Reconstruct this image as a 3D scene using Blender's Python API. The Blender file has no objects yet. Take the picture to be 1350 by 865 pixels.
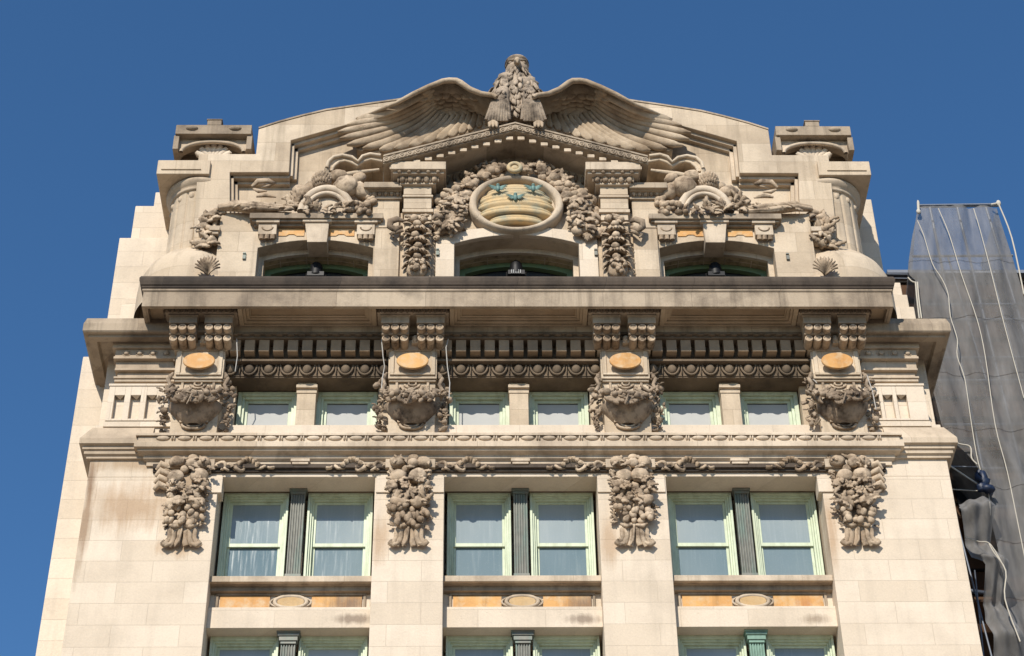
import bpy, bmesh, math, random
from mathutils import Vector, Matrix, noise as mnoise
R = math.radians
scene = bpy.context.scene
col = scene.collection

# ------------------------------------------------------------------ camera
F_PX, CX, CY = 2678.94, 675.0, 432.5
CAM = Vector((-0.986, -34.472, 1.70))
TH, YA, RO = R(40.0), R(-1.4208), R(-0.8984)
fw = Vector((-math.sin(YA)*math.cos(TH), math.cos(YA)*math.cos(TH), math.sin(TH)))
rt0 = Vector((math.cos(YA), math.sin(YA), 0)); up0 = rt0.cross(fw)
rt = math.cos(RO)*rt0 + math.sin(RO)*up0
up = -math.sin(RO)*rt0 + math.cos(RO)*up0
cd = bpy.data.cameras.new('camera'); cam = bpy.data.objects.new('camera', cd); col.objects.link(cam)
cam.matrix_world = Matrix(((rt.x, up.x, -fw.x, CAM.x), (rt.y, up.y, -fw.y, CAM.y), (rt.z, up.z, -fw.z, CAM.z), (0, 0, 0, 1)))
cd.sensor_width = 36; cd.lens = F_PX/1350*36; cd.clip_end = 5000; cd.clip_start = .1
scene.camera = cam

# ------------------------------------------------------------------ sky, sun, exposure
SUN_EL, SUN_AZ = R(37), R(18)            # sun to the left of and behind the camera
world = bpy.data.worlds.new('World'); scene.world = world; world.use_nodes = True
nt = world.node_tree; bg = nt.nodes['Background']
sky = nt.nodes.new('ShaderNodeTexSky'); sky.sky_type = 'NISHITA'; sky.sun_disc = False
sun_dir = Vector((-math.sin(SUN_AZ)*math.cos(SUN_EL), -math.cos(SUN_AZ)*math.cos(SUN_EL), math.sin(SUN_EL)))
sky.sun_elevation = SUN_EL; sky.sun_rotation = math.atan2(sun_dir.x, sun_dir.y)
sky.altitude = 900; sky.air_density = 1.0; sky.dust_density = 0.3; sky.ozone_density = 2.2
hs = nt.nodes.new('ShaderNodeHueSaturation'); hs.inputs['Saturation'].default_value = 1.22
nt.links.new(sky.outputs[0], hs.inputs['Color']); nt.links.new(hs.outputs[0], bg.inputs[0])
bg.inputs[1].default_value = 0.1
sl = bpy.data.lights.new('sun', 'SUN'); so = bpy.data.objects.new('sun', sl); col.objects.link(so)
sl.energy = 3.6; sl.angle = R(.5); sl.color = (1, .93, .82)
so.rotation_euler = sun_dir.to_track_quat('Z', 'Y').to_euler(); so.location = (-20, -30, 60)
vs = scene.view_settings; vs.view_transform = 'Standard'; vs.look = 'None'; vs.exposure = 0.58; vs.gamma = 1
vs.use_curve_mapping = False

# ------------------------------------------------------------------ photo point -> place
def P(px, py, Y):
    d = fw + ((px-CX)/F_PX)*rt - ((py-CY)/F_PX)*up
    t = (Y-CAM.y)/d.y
    return CAM + d*t
def XC(py):                       # picture x of the building's axis
    return 685.2 - (575-py)*.0193
def Z(py, Y): return P(XC(py), py, Y).z
def X(px, py, Y): return P(px, py, Y).x

# ------------------------------------------------------------------ mesh builder
class MB:
    def __init__(s): s.v = []; s.f = []; s.s = []
    def add(s, vs, fs, sm=False):
        b = len(s.v); s.v += [tuple(v) for v in vs]
        s.f += [tuple(i+b for i in f) for f in fs]; s.s += [sm]*len(fs)
    def box(s, x0, x1, y0, y1, z0, z1):
        if x0 > x1: x0, x1 = x1, x0
        if y0 > y1: y0, y1 = y1, y0
        if z0 > z1: z0, z1 = z1, z0
        s.add([(x0,y0,z0),(x1,y0,z0),(x1,y1,z0),(x0,y1,z0),(x0,y0,z1),(x1,y0,z1),(x1,y1,z1),(x0,y1,z1)],
              [(0,3,2,1),(4,5,6,7),(0,1,5,4),(1,2,6,5),(2,3,7,6),(3,0,4,7)])
    def frustum(s, a, b):         # a, b: four points each (front face loop, back face loop)
        s.add(list(a)+list(b), [(0,1,2,3),(7,6,5,4),(0,4,5,1),(1,5,6,2),(2,6,7,3),(3,7,4,0)])
    def prism(s, pts, y0, y1):    # pts: (x,z), y0 front < y1
        A = sum(pts[i][0]*pts[(i+1)%len(pts)][1]-pts[(i+1)%len(pts)][0]*pts[i][1] for i in range(len(pts)))
        if A < 0: pts = pts[::-1]
        n = len(pts)
        v = [(x, y0, z) for x, z in pts]+[(x, y1, z) for x, z in pts]
        f = [tuple(range(n)), tuple(range(2*n-1, n-1, -1))]
        f += [(i, i+n, (i+1) % n+n, (i+1) % n) for i in range(n)]
        s.add(v, f)
    def sweep(s, path, prof, caps=True):   # path: (x,y) points, outward = to the right of travel reversed; prof: (out,z) closed
        n = len(path); m = len(prof); vs = []
        for i in range(n):
            p = Vector(path[i])
            d0 = (p-Vector(path[i-1])).normalized() if i > 0 else None
            d1 = (Vector(path[i+1])-p).normalized() if i < n-1 else None
            d0 = d0 or d1; d1 = d1 or d0
            n0 = Vector((d0.y, -d0.x)); n1 = Vector((d1.y, -d1.x))
            b = (n0+n1).normalized(); k = 1/max(.2, b.dot(n0))
            for o, z in prof:
                q = p+b*k*o; vs.append((q.x, q.y, z))
        fs = []
        for i in range(n-1):
            for j in range(m):
                a = i*m+j; c = i*m+(j+1) % m
                fs.append((a, c, c+m, a+m))
        if caps: fs += [tuple(range(m))[::-1], tuple(range((n-1)*m, n*m))]
        s.add(vs, fs)
    def ell(s, c, r, rot=None, seg=10, rings=7, jit=0, ridg=0, nr=0):
        c = Vector(c); r = r if hasattr(r, '__len__') else (r, r, r)
        vs = []
        for i in range(1, rings):
            t = math.pi*i/rings
            for j in range(seg):
                p = 2*math.pi*j/seg
                k = 1+ridg*math.cos(nr*p)*math.sin(t)
                vs.append(Vector((math.sin(t)*math.cos(p)*k, math.sin(t)*math.sin(p)*k, math.cos(t))))
        vs += [Vector((0, 0, 1)), Vector((0, 0, -1))]
        o = random.random()*50
        out = []
        for v in vs:
            k = 1+jit*mnoise.noise(v*2+Vector((o, 0, 0))) if jit else 1
            w = Vector((v.x*r[0]*k, v.y*r[1]*k, v.z*r[2]*k))
            if rot is not None: w = rot @ w
            out.append(c+w)
        fs = []
        for i in range(rings-2):
            for j in range(seg):
                a = i*seg+j; b = i*seg+(j+1) % seg
                fs.append((a, a+seg, b+seg, b))
        T = len(vs)-2; B = T+1; l = (rings-2)*seg
        for j in range(seg):
            fs.append((T, j, (j+1) % seg)); fs.append((B, l+(j+1) % seg, l+j))
        s.add(out, fs, True)
    def tube(s, pts, rad, n=8, sm=True, flat=1.0, caps=True):
        pts = [Vector(p) for p in pts]; m = len(pts)
        rad = rad if hasattr(rad, '__len__') else [rad]*m
        vs = []; prev = None
        for i, p in enumerate(pts):
            d = (pts[min(i+1, m-1)]-pts[max(i-1, 0)]).normalized()
            a = prev-d*prev.dot(d) if prev is not None else d.cross(Vector((0, 1, 0)) if abs(d.y) < .9 else Vector((1, 0, 0)))
            a.normalize(); prev = a; b = d.cross(a)
            for j in range(n):
                t = 2*math.pi*j/n
                vs.append(p+a*math.cos(t)*rad[i]+b*math.sin(t)*rad[i]*flat)
        fs = []
        for i in range(m-1):
            for j in range(n):
                fs.append((i*n+j, i*n+(j+1) % n, (i+1)*n+(j+1) % n, (i+1)*n+j))
        s.add(vs, fs, sm)
        if caps: s.add([vs[j] for j in range(n)]+[vs[(m-1)*n+j] for j in range(n)], [tuple(range(n))[::-1], tuple(range(n, 2*n))])
    def lathe(s, prof, c, seg=32, sy=1.0, a0=0, a1=2*math.pi, sm=True, flute=0, nfl=0):
        c = Vector(c); m = len(prof); full = abs(a1-a0-2*math.pi) < 1e-6
        k = seg if full else seg+1; vs = []
        for i in range(k):
            t = a0+(a1-a0)*i/seg
            for r, z in prof:
                q = r*(1-flute*(0.5+.5*math.cos(nfl*t))**14) if flute else r
                vs.append(c+Vector((q*math.cos(t), q*math.sin(t)*sy, z)))
        fs = []
        for i in range(seg):
            for j in range(m-1):
                a = i*m+j; b = ((i+1) % k)*m+j
                fs.append((a, b, b+1, a+1))
        s.add(vs, fs, sm)
    def ring(s, c, rx, rz, rr, n=40, m=8, axis='y', a0=0, a1=2*math.pi, flat=1.0):
        c = Vector(c); full = abs(a1-a0-2*math.pi) < 1e-6
        pts = []
        k = n if full else n+1; vs = []
        for i in range(k):
            t = a0+(a1-a0)*i/n
            d = Vector((math.cos(t), 0, math.sin(t)))
            for j in range(m):
                q = 2*math.pi*j/m
                p = Vector((rx*math.cos(t), 0, rz*math.sin(t)))+d*math.cos(q)*rr+Vector((0, -1, 0))*math.sin(q)*rr*flat
                vs.append(c+p)
        fs = []
        for i in range(n):
            for j in range(m):
                a = i*m; b = ((i+1) % k)*m
                fs.append((a+j, b+j, b+(j+1) % m, a+(j+1) % m))
        s.add(vs, fs, True)
    def leaf(s, c, d, nrm, L, W, curl=.25, lobes=0):
        c = Vector(c); d = Vector(d).normalized(); nrm = Vector(nrm); nrm = (nrm-d*nrm.dot(d)).normalized(); b = d.cross(nrm)
        vs = []; N = 6
        for i in range(N+1):
            t = i/N; w = W*.5*math.sin(math.pi*min(1, t*.92+.08))**.7*(1+(lobes*(.35 if i % 2 else -.25)))
            if i == N: w = W*.02
            h = curl*L*math.sin(t*2.2)
            p = c+d*L*t+nrm*h
            vs += [p-b*w-nrm*.12*W, p-b*w*.5+nrm*.05*W, p+nrm*.16*W, p+b*w*.5+nrm*.05*W, p+b*w-nrm*.12*W, p-nrm*.2*W]
        fs = []
        for i in range(N):
            for j in range(6):
                a = i*6+j; e = i*6+(j+1) % 6
                fs.append((a, e, e+6, a+6))
        s.add(vs, fs, True)
    def mirrored(s):
        o = MB(); o.v = [(-x, y, z) for x, y, z in s.v]; o.f = [f[::-1] for f in s.f]; o.s = list(s.s); return o
    def join(s, o): s.add(o.v, o.f); s.s[-len(o.f):] = o.s

def wloc(o):
    v = Vector((0, 0, 0))
    while o: v += Vector(o.location); o = o.parent
    return v
def obj(name, mb, mat, parent=None, bevel=0, loc=None, label=None, fix=True):
    me = bpy.data.meshes.new(name)
    base = wloc(parent) + (Vector(loc) if loc else Vector((0, 0, 0)))
    me.from_pydata([(x-base.x, y-base.y, z-base.z) for x, y, z in mb.v], [], mb.f)
    if fix:
        bm = bmesh.new(); bm.from_mesh(me); bmesh.ops.recalc_face_normals(bm, faces=bm.faces); bm.to_mesh(me); bm.free()
    for p, sm in zip(me.polygons, mb.s): p.use_smooth = sm
    me.materials.append(mat)
    o = bpy.data.objects.new(name, me); col.objects.link(o)
    if parent: o.parent = parent
    if loc: o.location = loc
    if bevel:
        b = o.modifiers.new('bevel', 'BEVEL'); b.width = bevel; b.segments = 2; b.limit_method = 'ANGLE'; b.angle_limit = R(50)
    if label: o['label'] = label
    return o
def tag(o, label=None, cat=None, group=None, kind=None):
    if label: o['label'] = label
    if cat: o['category'] = cat
    if group: o['group'] = group
    if kind: o['kind'] = kind
    return o
def empty(name, loc, label, cat, group=None):
    o = bpy.data.objects.new(name, None); col.objects.link(o); o.location = loc; o.empty_display_size = .3
    return tag(o, label, cat, group)

# ------------------------------------------------------------------ materials
class NT:
    def __init__(s, name):
        s.m = bpy.data.materials.new(name); s.m.use_nodes = True; s.t = s.m.node_tree
        s.b = s.t.nodes['Principled BSDF']
        g = s.t.nodes.new('ShaderNodeNewGeometry'); s.pos = g.outputs['Position']; s.geo = g
    def n(s, typ, **k):
        x = s.t.nodes.new(typ)
        for a, v in k.items(): setattr(x, a, v)
        return x
    def l(s, a, b): s.t.links.new(a, b)
    def mapped(s, scale=(1, 1, 1), loc=(0, 0, 0), src=None):
        m = s.n('ShaderNodeMapping'); m.inputs['Scale'].default_value = scale; m.inputs['Location'].default_value = loc
        s.l(src or s.pos, m.inputs['Vector']); return m.outputs[0]
    def noise(s, scale, vec=None, detail=6, rough=.6):
        x = s.n('ShaderNodeTexNoise'); x.inputs['Scale'].default_value = scale; x.inputs['Detail'].default_value = detail
        x.inputs['Roughness'].default_value = rough; s.l(vec or s.pos, x.inputs['Vector']); return x.outputs['Fac']
    def ramp(s, fac, stops):
        r = s.n('ShaderNodeValToRGB'); e = r.color_ramp.elements
        while len(e) < len(stops): e.new(.5)
        for q, (p, c) in zip(e, stops):
            q.position = p; q.color = (c, c, c, 1) if not hasattr(c, '__len__') else (*c, 1)
        s.l(fac, r.inputs[0]); return r.outputs[0]
    def mix(s, fac, a, b, mode='MIX'):
        x = s.n('ShaderNodeMix', data_type='RGBA', blend_type=mode)
        for i, v in ((0, fac), (6, a), (7, b)):
            if hasattr(v, 'is_linked') or isinstance(v, bpy.types.NodeSocket): s.l(v, x.inputs[i])
            elif hasattr(v, '__len__'): x.inputs[i].default_value = (*v, 1)
            else: x.inputs[i].default_value = v
        return x.outputs[2]
    def math(s, op, a, b=None):
        x = s.n('ShaderNodeMath', operation=op)
        for i, v in ((0, a), (1, b)):
            if v is None: continue
            if isinstance(v, bpy.types.NodeSocket): s.l(v, x.inputs[i])
            else: x.inputs[i].default_value = v
        return x.outputs[0]
    def blob(s, c, r):            # 1 inside a soft ellipsoid stain
        mp = s.n('ShaderNodeVectorMath', operation='SUBTRACT'); s.l(s.pos, mp.inputs[0]); mp.inputs[1].default_value = c
        dv = s.n('ShaderNodeVectorMath', operation='DIVIDE'); s.l(mp.outputs[0], dv.inputs[0]); dv.inputs[1].default_value = r
        ln = s.n('ShaderNodeVectorMath', operation='LENGTH'); s.l(dv.outputs[0], ln.inputs[0])
        w_ = s.math('ADD', s.math('MULTIPLY', s.math('SUBTRACT', s.noise(2.2), .5), .8), s.math('MULTIPLY', s.math('SUBTRACT', s.noise(1.0, s.mapped((7, 7, .35)), 5, .7), .5), 1.5))
        return s.ramp(s.math('ADD', ln.outputs['Value'], w_), [(.3, 1.0), (1.0, 0.0)])
    def bump(s, h, strength=.3, dist=.02):
        b = s.n('ShaderNodeBump'); b.inputs['Strength'].default_value = strength; b.inputs['Distance'].default_value = dist
        s.l(h, b.inputs['Height']); s.l(b.outputs[0], s.b.inputs['Normal'])
    def base(s, c, rough=.85, spec=.25):
        if isinstance(c, bpy.types.NodeSocket): s.l(c, s.b.inputs['Base Color'])
        else: s.b.inputs['Base Color'].default_value = (*c, 1)
        s.b.inputs['Roughness'].default_value = rough; s.b.inputs['Specular IOR Level'].default_value = spec

SOOT = (.085, .066, .05)
def stone(name, c1, c2, soot=.35, streak=.5, course=None, stains=(), rough=.88, soot_col=SOOT, sootscale=.9, bumpd=.012):
    m = NT(name)
    vec = None
    if course:
        bw, rh = course
        sep = m.n('ShaderNodeSeparateXYZ'); m.l(m.pos, sep.inputs[0])
        cmb = m.n('ShaderNodeCombineXYZ'); m.l(m.math('ADD', sep.outputs[0], m.math('MULTIPLY', sep.outputs[1], .83)), cmb.inputs[0]); m.l(sep.outputs[2], cmb.inputs[1])
        br = m.n('ShaderNodeTexBrick'); m.l(cmb.outputs[0], br.inputs['Vector'])
        br.inputs['Scale'].default_value = 1; br.inputs['Brick Width'].default_value = bw; br.inputs['Row Height'].default_value = rh
        br.inputs['Mortar Size'].default_value = .007; br.inputs['Mortar Smooth'].default_value = .6; br.inputs['Bias'].default_value = 0
        br.inputs['Color1'].default_value = (*c1, 1); br.inputs['Color2'].default_value = (*c2, 1)
        br.inputs['Mortar'].default_value = (*[x*.90 for x in c2], 1)
        colr = br.outputs['Color']
        colr = m.mix(m.ramp(m.noise(.45, detail=3), [(.38, 0.0), (.65, .5)]), colr, c2)
    else:
        colr = m.mix(m.ramp(m.noise(1.1, detail=4), [(.35, 0.0), (.65, 1.0)]), c1, c2)
    # rain streaks and soot patches
    st = m.noise(1.0, m.mapped((3.2, 3.2, .22)), 5, .65)
    colr = m.mix(m.math('MULTIPLY', m.ramp(st, [(.5, 0.0), (.72, 1.0)]), streak), colr, [x*.55 for x in c2])
    so_ = m.noise(sootscale, detail=7, rough=.65)
    colr = m.mix(m.math('MULTIPLY', m.ramp(so_, [(.46, 0.0), (.68, 1.0)]), soot), colr, soot_col)
    for (c, r, k, cc) in stains:
        colr = m.mix(m.math('MULTIPLY', m.blob(c, r), k), colr, cc)
    fine = m.noise(26, detail=3)
    colr = m.mix(.22, colr, m.ramp(fine, [(.3, .55), (.7, 1.0)]), 'MULTIPLY')
    m.base(colr, rough)
    h = m.math('ADD', m.noise(9, detail=8, rough=.7), m.math('MULTIPLY', fine, .4))
    h = m.math('ADD', h, m.math('MULTIPLY', m.ramp(m.noise(17, detail=2), [(.25, .0), (.36, 1.0)]), .7))
    if course: h = m.math('SUBTRACT', h, m.math('MULTIPLY', br.outputs['Fac'], 1.2))
    m.bump(h, .5, bumpd)
    return m.m

C1, C2 = (.60, .50, .385), (.53, .425, .31)
def plain(name, c, rough=.6, spec=.4, metal=0, var=.25, sc=3, dirt=None, dirtk=.5, bump=.0):
    m = NT(name)
    cc = m.mix(m.math('MULTIPLY', m.ramp(m.noise(sc), [(.35, 0.0), (.7, 1.0)]), var), c, [x*.45 for x in c])
    if dirt: cc = m.mix(m.math('MULTIPLY', m.ramp(m.noise(1.7, m.mapped((3, 3, .5))), [(.48, 0.0), (.7, 1.0)]), dirtk), cc, dirt)
    m.base(cc, rough, spec); m.b.inputs['Metallic'].default_value = metal
    if bump: m.bump(m.noise(14), .4, bump)
    return m.m
pL = P(165, 665, 0); pL2 = P(105, 700, 0); pR = P(1110, 640, 0)
TAN = (.36, .21, .10); SMOKE = (.20, .145, .10)
M = {}
M['wall'] = stone('wall_limestone', (.71, .60, .475), (.615, .51, .39), soot=.12, streak=.22, course=(1.35, .5),
    stains=[(tuple(P(170, 668, 0)), (1.0, .8, .75), .6, (.36, .215, .11)),
            (tuple(P(112, 690, 0)), (.16, .6, 1.6), .75, (.26, .16, .09)), (tuple(P(118, 625, 0)), (.14, .6, .8), .7, (.22, .14, .085)),
            (tuple(P(180, 612, 0)), (1.3, .6, .22), .6, (.30, .19, .10)), (tuple(P(233, 722, 0)), (.5, .4, .3), .55, (.36, .21, .1)),
            (tuple(P(500, 715, 0)), (.22, .6, .7), .5, (.36, .21, .1)), (tuple(P(805, 715, 0)), (.22, .6, .7), .5, (.36, .21, .1)),
            (tuple(P(1096, 700, 0)), (.16, .6, 1.1), .6, (.36, .21, .1)),
            (tuple(P(465, 816, .25)), (.5, .5, .14), .7, (.17, .12, .085)), (tuple(P(770, 816, .25)), (.42, .5, .14), .7, (.17, .12, .085)),
            (tuple(P(1075, 816, .25)), (.35, .5, .14), .6, (.2, .14, .09))])
M['attic'] = stone('attic_limestone', (.65, .535, .40), (.50, .395, .28), soot=.36, streak=.6, course=(1.6, .62), soot_col=(.19, .14, .10), sootscale=.7)
M['trim'] = stone('trim_limestone', (.63, .52, .395), (.47, .37, .265), soot=.45, streak=.6, course=(2.31, 100), soot_col=(.15, .11, .08))
M['crown'] = stone('cornice_limestone', (.46, .37, .27), (.32, .25, .18), soot=.7, streak=.8, course=(1.93, 100), soot_col=(.10, .076, .057))
M['crown_top'] = stone('weathered_gutter_and_ledge_shade', (.115, .088, .066), (.065, .05, .039), soot=.8, streak=.6, course=(1.93, 100), soot_col=(.032, .026, .022), sootscale=1.4)
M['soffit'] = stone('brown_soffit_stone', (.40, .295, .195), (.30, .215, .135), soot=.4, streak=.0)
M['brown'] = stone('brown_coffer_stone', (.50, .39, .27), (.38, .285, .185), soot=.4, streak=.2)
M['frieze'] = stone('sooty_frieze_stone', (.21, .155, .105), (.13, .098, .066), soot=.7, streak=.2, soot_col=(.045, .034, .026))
M['carve'] = stone('carved_limestone', (.58, .455, .325), (.33, .24, .16), soot=.95, streak=.2, soot_col=(.085, .056, .036), sootscale=3.4, bumpd=.025)
M['carve_dark'] = stone('sooty_carving_and_bowl_shade', (.45, .35, .25), (.22, .16, .11), soot=1.0, streak=.2, soot_col=(.055, .038, .027), sootscale=3.0, bumpd=.025)
M['eagle'] = stone('eagle_limestone', (.54, .43, .31), (.36, .27, .18), soot=.75, streak=.3, soot_col=(.15, .095, .055), sootscale=1.5, bumpd=.02)
M['eagle_body'] = stone('eagle_body_limestone', (.50, .40, .30), (.24, .185, .135), soot=1.0, streak=.3, soot_col=(.065, .05, .038), sootscale=3.2, bumpd=.03)
M['marble'] = stone('orange_marble', (.64, .36, .125), (.54, .27, .085), soot=.85, streak=.7, soot_col=(.56, .42, .26), rough=.6, bumpd=.004, sootscale=4.5,
    stains=[(tuple(P(462, 793, .25)), (.6, .5, .4), .9, (.17, .11, .07)), (tuple(P(772, 793, .25)), (.55, .5, .4), .85, (.17, .11, .07)), (tuple(P(1062, 790, .25)), (.22, .4, .3), .7, (.35, .13, .05))])
M['tan_marble'] = stone('tan_marble', (.58, .41, .22), (.48, .31, .14), soot=.4, streak=.3, soot_col=(.45, .36, .24), rough=.6, sootscale=3)
M['hive'] = stone('beehive_stone', (.58, .41, .21), (.50, .39, .24), soot=.85, streak=.3, soot_col=(.27, .30, .24), sootscale=2.8)
M['green'] = plain('pale_green_paint', (.56, .62, .455), .5, .4, 0, .3, 5, (.33, .35, .22), .6)
M['green_dark'] = plain('dark_green_paint', (.135, .20, .10), .45, .4, 0, .3, 4, (.08, .13, .11), .4)
M['mullion'] = plain('weathered_bronze', (.175, .175, .15), .55, .4, .2, .5, 6, (.10, .19, .16), .6)
M['verdigris'] = plain('verdigris_copper', (.21, .33, .26), .6, .3, .1, .5, 5, (.10, .16, .13), .5)
M['bee'] = plain('bee_verdigris', (.15, .25, .225), .6, .3, .1, .6, 12)
M['black'] = plain('black_metal_and_gap_shade', (.008, .008, .009), .5, .4, .3, .2)
M['dark'] = plain('dark_interior', (.02, .018, .016), .9, .1, 0, .2)
M['blind'] = plain('white_roller_blind', (.46, .46, .445), .8, .2, 0, .12, 2)
M['cable'] = plain('pale_cable', (.45, .42, .38), .6, .3, 0, .1)
M['vault'] = plain('brown_vault_panel', (.50, .385, .235), .7, .3, 0, .6, 2.2, (.05, .04, .03), .7)

def glass_mat(name, c, haze, k):
    m = NT(name)
    oi = m.n('ShaderNodeObjectInfo')
    h = m.noise(.9, m.mapped((1.2, 1, .6)), 2, .4)
    h = m.math('ADD', m.math('MULTIPLY', h, .65), m.math('MULTIPLY', oi.outputs['Random'], .42))
    cc = m.mix(m.ramp(h, [(.25, 0.0), (.85, k)]), c, haze)
    dr = m.noise(1.0, m.mapped((26, 26, 1.2)), 4, .6)
    cc = m.mix(m.math('MULTIPLY', m.ramp(dr, [(.52, 0.0), (.75, 1.0)]), .28), cc, haze)
    sp = m.noise(42, detail=2)
    cc = m.mix(m.math('MULTIPLY', m.ramp(sp, [(.60, 0.0), (.72, 1.0)]), .3), cc, haze)
    m.base(cc, .06, .5); m.l(m.ramp(dr, [(.4, .03), (.75, .25)]), m.b.inputs['Roughness'])
    m.bump(m.noise(1.6, detail=1), .06, .02)
    return m.m
M['glass_top'] = glass_mat('dusty_upper_glass', (.19, .245, .265), (.37, .405, .405), .9)
M['glass_low'] = glass_mat('dusty_lower_glass', (.10, .155, .18), (.27, .32, .33), .6)
M['glass_frieze'] = glass_mat('frieze_glass', (.03, .036, .045), (.10, .105, .11), .4)

# ------------------------------------------------------------------ ground
g = MB(); g.add([(-900, -900, 0), (900, -900, 0), (900, 900, 0), (-900, 900, 0)], [(0, 1, 2, 3)])
mg = NT('asphalt'); mg.base(mg.mix(mg.noise(.4), (.045, .045, .046), (.07, .068, .066)), .9)
tag(obj('road', g, mg.m), kind='structure')
g = MB(); g.box(-60, 60, -26, 30, .002, .14)  # unseen paving, made wide and warm-pale to bounce light up the front
mp = NT('paving'); mp.base(mp.mix(mp.noise(1.2), (.38, .32, .25), (.46, .39, .31)), .9)
tag(obj('pavement', g, mp.m, bevel=.02), kind='structure')

# ================================================================== THE BUILDING
B = empty('stone_tower', (0, 0, .14), 'tall pale limestone office tower with green sash windows and a carved gabled top', 'building')
BAY = 4.598
PX = [-6.897, -2.299, 2.299, 6.897]      # axes of the four piers
BX = [-BAY, 0, BAY]                       # axes of the three window bays
HALFW = 9.0                               # front corner
# ---- lower wall
zTop = Z(607, 0); zLint = Z(628.5, 0)
op = [(-6.279, X(493, 640, 0)), (-1.593, 1.593), (-X(493, 640, 0), 6.279)]
op[0] = (-6.279, -3.03); op[2] = (3.03, 6.279)
mb = MB(); xs = [-HALFW]
for a, b in op: xs += [a, b]
xs.append(HALFW); RV = .557
for i in range(0, len(xs), 2): mb.box(xs[i], xs[i+1], 0, 3.0, .14, zLint)
mb.box(-HALFW, HALFW, 0, 3.0, zLint, Z(560, 0))
for a, b in op: mb.box(a-.1, b+.1, 1.3, 1.6, .2, zLint)
obj('wall', mb, M['wall'], B, bevel=.012)
# set-back side wall seen beyond the left corner
for q_ in ((X(52, 830, 1.4), -HALFW+.05, 1.4, 9, .14, Z(470, 1.4)), (HALFW-.05, HALFW+.25, 2.2, 9, .14, Z(470, 2.2))):
    mb = MB(); mb.box(*q_); obj('side_wall', mb, M['wall'], B, bevel=.02)

# ---- windows of the shaft: two storeys
def sash_window(x0, x1, z0, z1, yf, dark=False):
    """x0..x1 / z0..z1 clear opening of one double hung window; frame with stepped green mouldings"""
    fr = MB(); W = .05
    steps = [(0, .05, yf, yf+.14), (.05, .09, yf+.05, yf+.17), (.09, .13, yf+.1, yf+.2)]
    for a, b, y0, y1 in steps:
        fr.box(x0+a, x0+b, y0, y1, z0, z1-a); fr.box(x1-b, x1-a, y0, y1, z0, z1-a)
        fr.box(x0+b, x1-b, y0, y1, z1-b-.05, z1-a)
    w = obj('window', fr, M['green'], B, bevel=.006)
    xi0, xi1, zi1 = x0+.13, x1-.13, z1-.18
    zm = z0+(zi1-z0)*.51
    up_, lo = MB(), MB()
    for m_, za, zb, y in ((up_, zm-.03, zi1, yf+.155), (lo, z0, zm+.05, yf+.2)):
        m_.box(xi0, xi0+.055, y, y+.05, za, zb); m_.box(xi1-.055, xi1, y, y+.05, za, zb)
        m_.box(xi0+.055, xi1-.055, y, y+.05, zb-(.05 if m_ is up_ else .04), zb)
        m_.box(xi0+.055, xi1-.055, y, y+.05, za, za+(.085 if m_ is up_ else .06))
    obj('sash', up_, M['green'], w, bevel=.005); obj('sash', lo, M['green'], w, bevel=.005)
    p = MB(); p.box(xi0+.05, xi1-.05, yf+.175, yf+.185, zm+.03, zi1-.03); obj('pane', p, M['glass_top'], w)
    p = MB(); p.box(xi0+.05, xi1-.05, yf+.22, yf+.23, z0+.04, zm+.02); obj('pane', p, M['glass_low'], w)
    return w
def mullion(xc, z0, z1, yf, hw=.165, mat='mullion'):
    m_ = MB(); m_.box(xc-hw+.02, xc+hw-.02, yf+.06, yf+.2, z0, z1)
    m_.box(xc-hw-.03, xc+hw+.03, yf-.04, yf+.2, z0, z0+.13); m_.box(xc-hw, xc+hw, yf-.02, yf+.2, z0+.13, z0+.2)
    n = 6
    for k in range(n):
        x = xc-hw+.035+(2*hw-.07)*k/(n-1); m_.tube([(x, yf+.055, z0+.2), (x, yf+.055, z1-.28)], .021, 6)
    for k, (h0, h1, e) in enumerate(((.28, .22, -.01), (.22, .12, .02), (.12, .06, .05), (.06, 0, .07))):
        m_.box(xc-hw-e, xc+hw+e, yf-.0-e*.8, yf+.2, z1-h0, z1-h1)
    return obj('mullion', m_, M[mat], B, bevel=.005)

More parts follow.
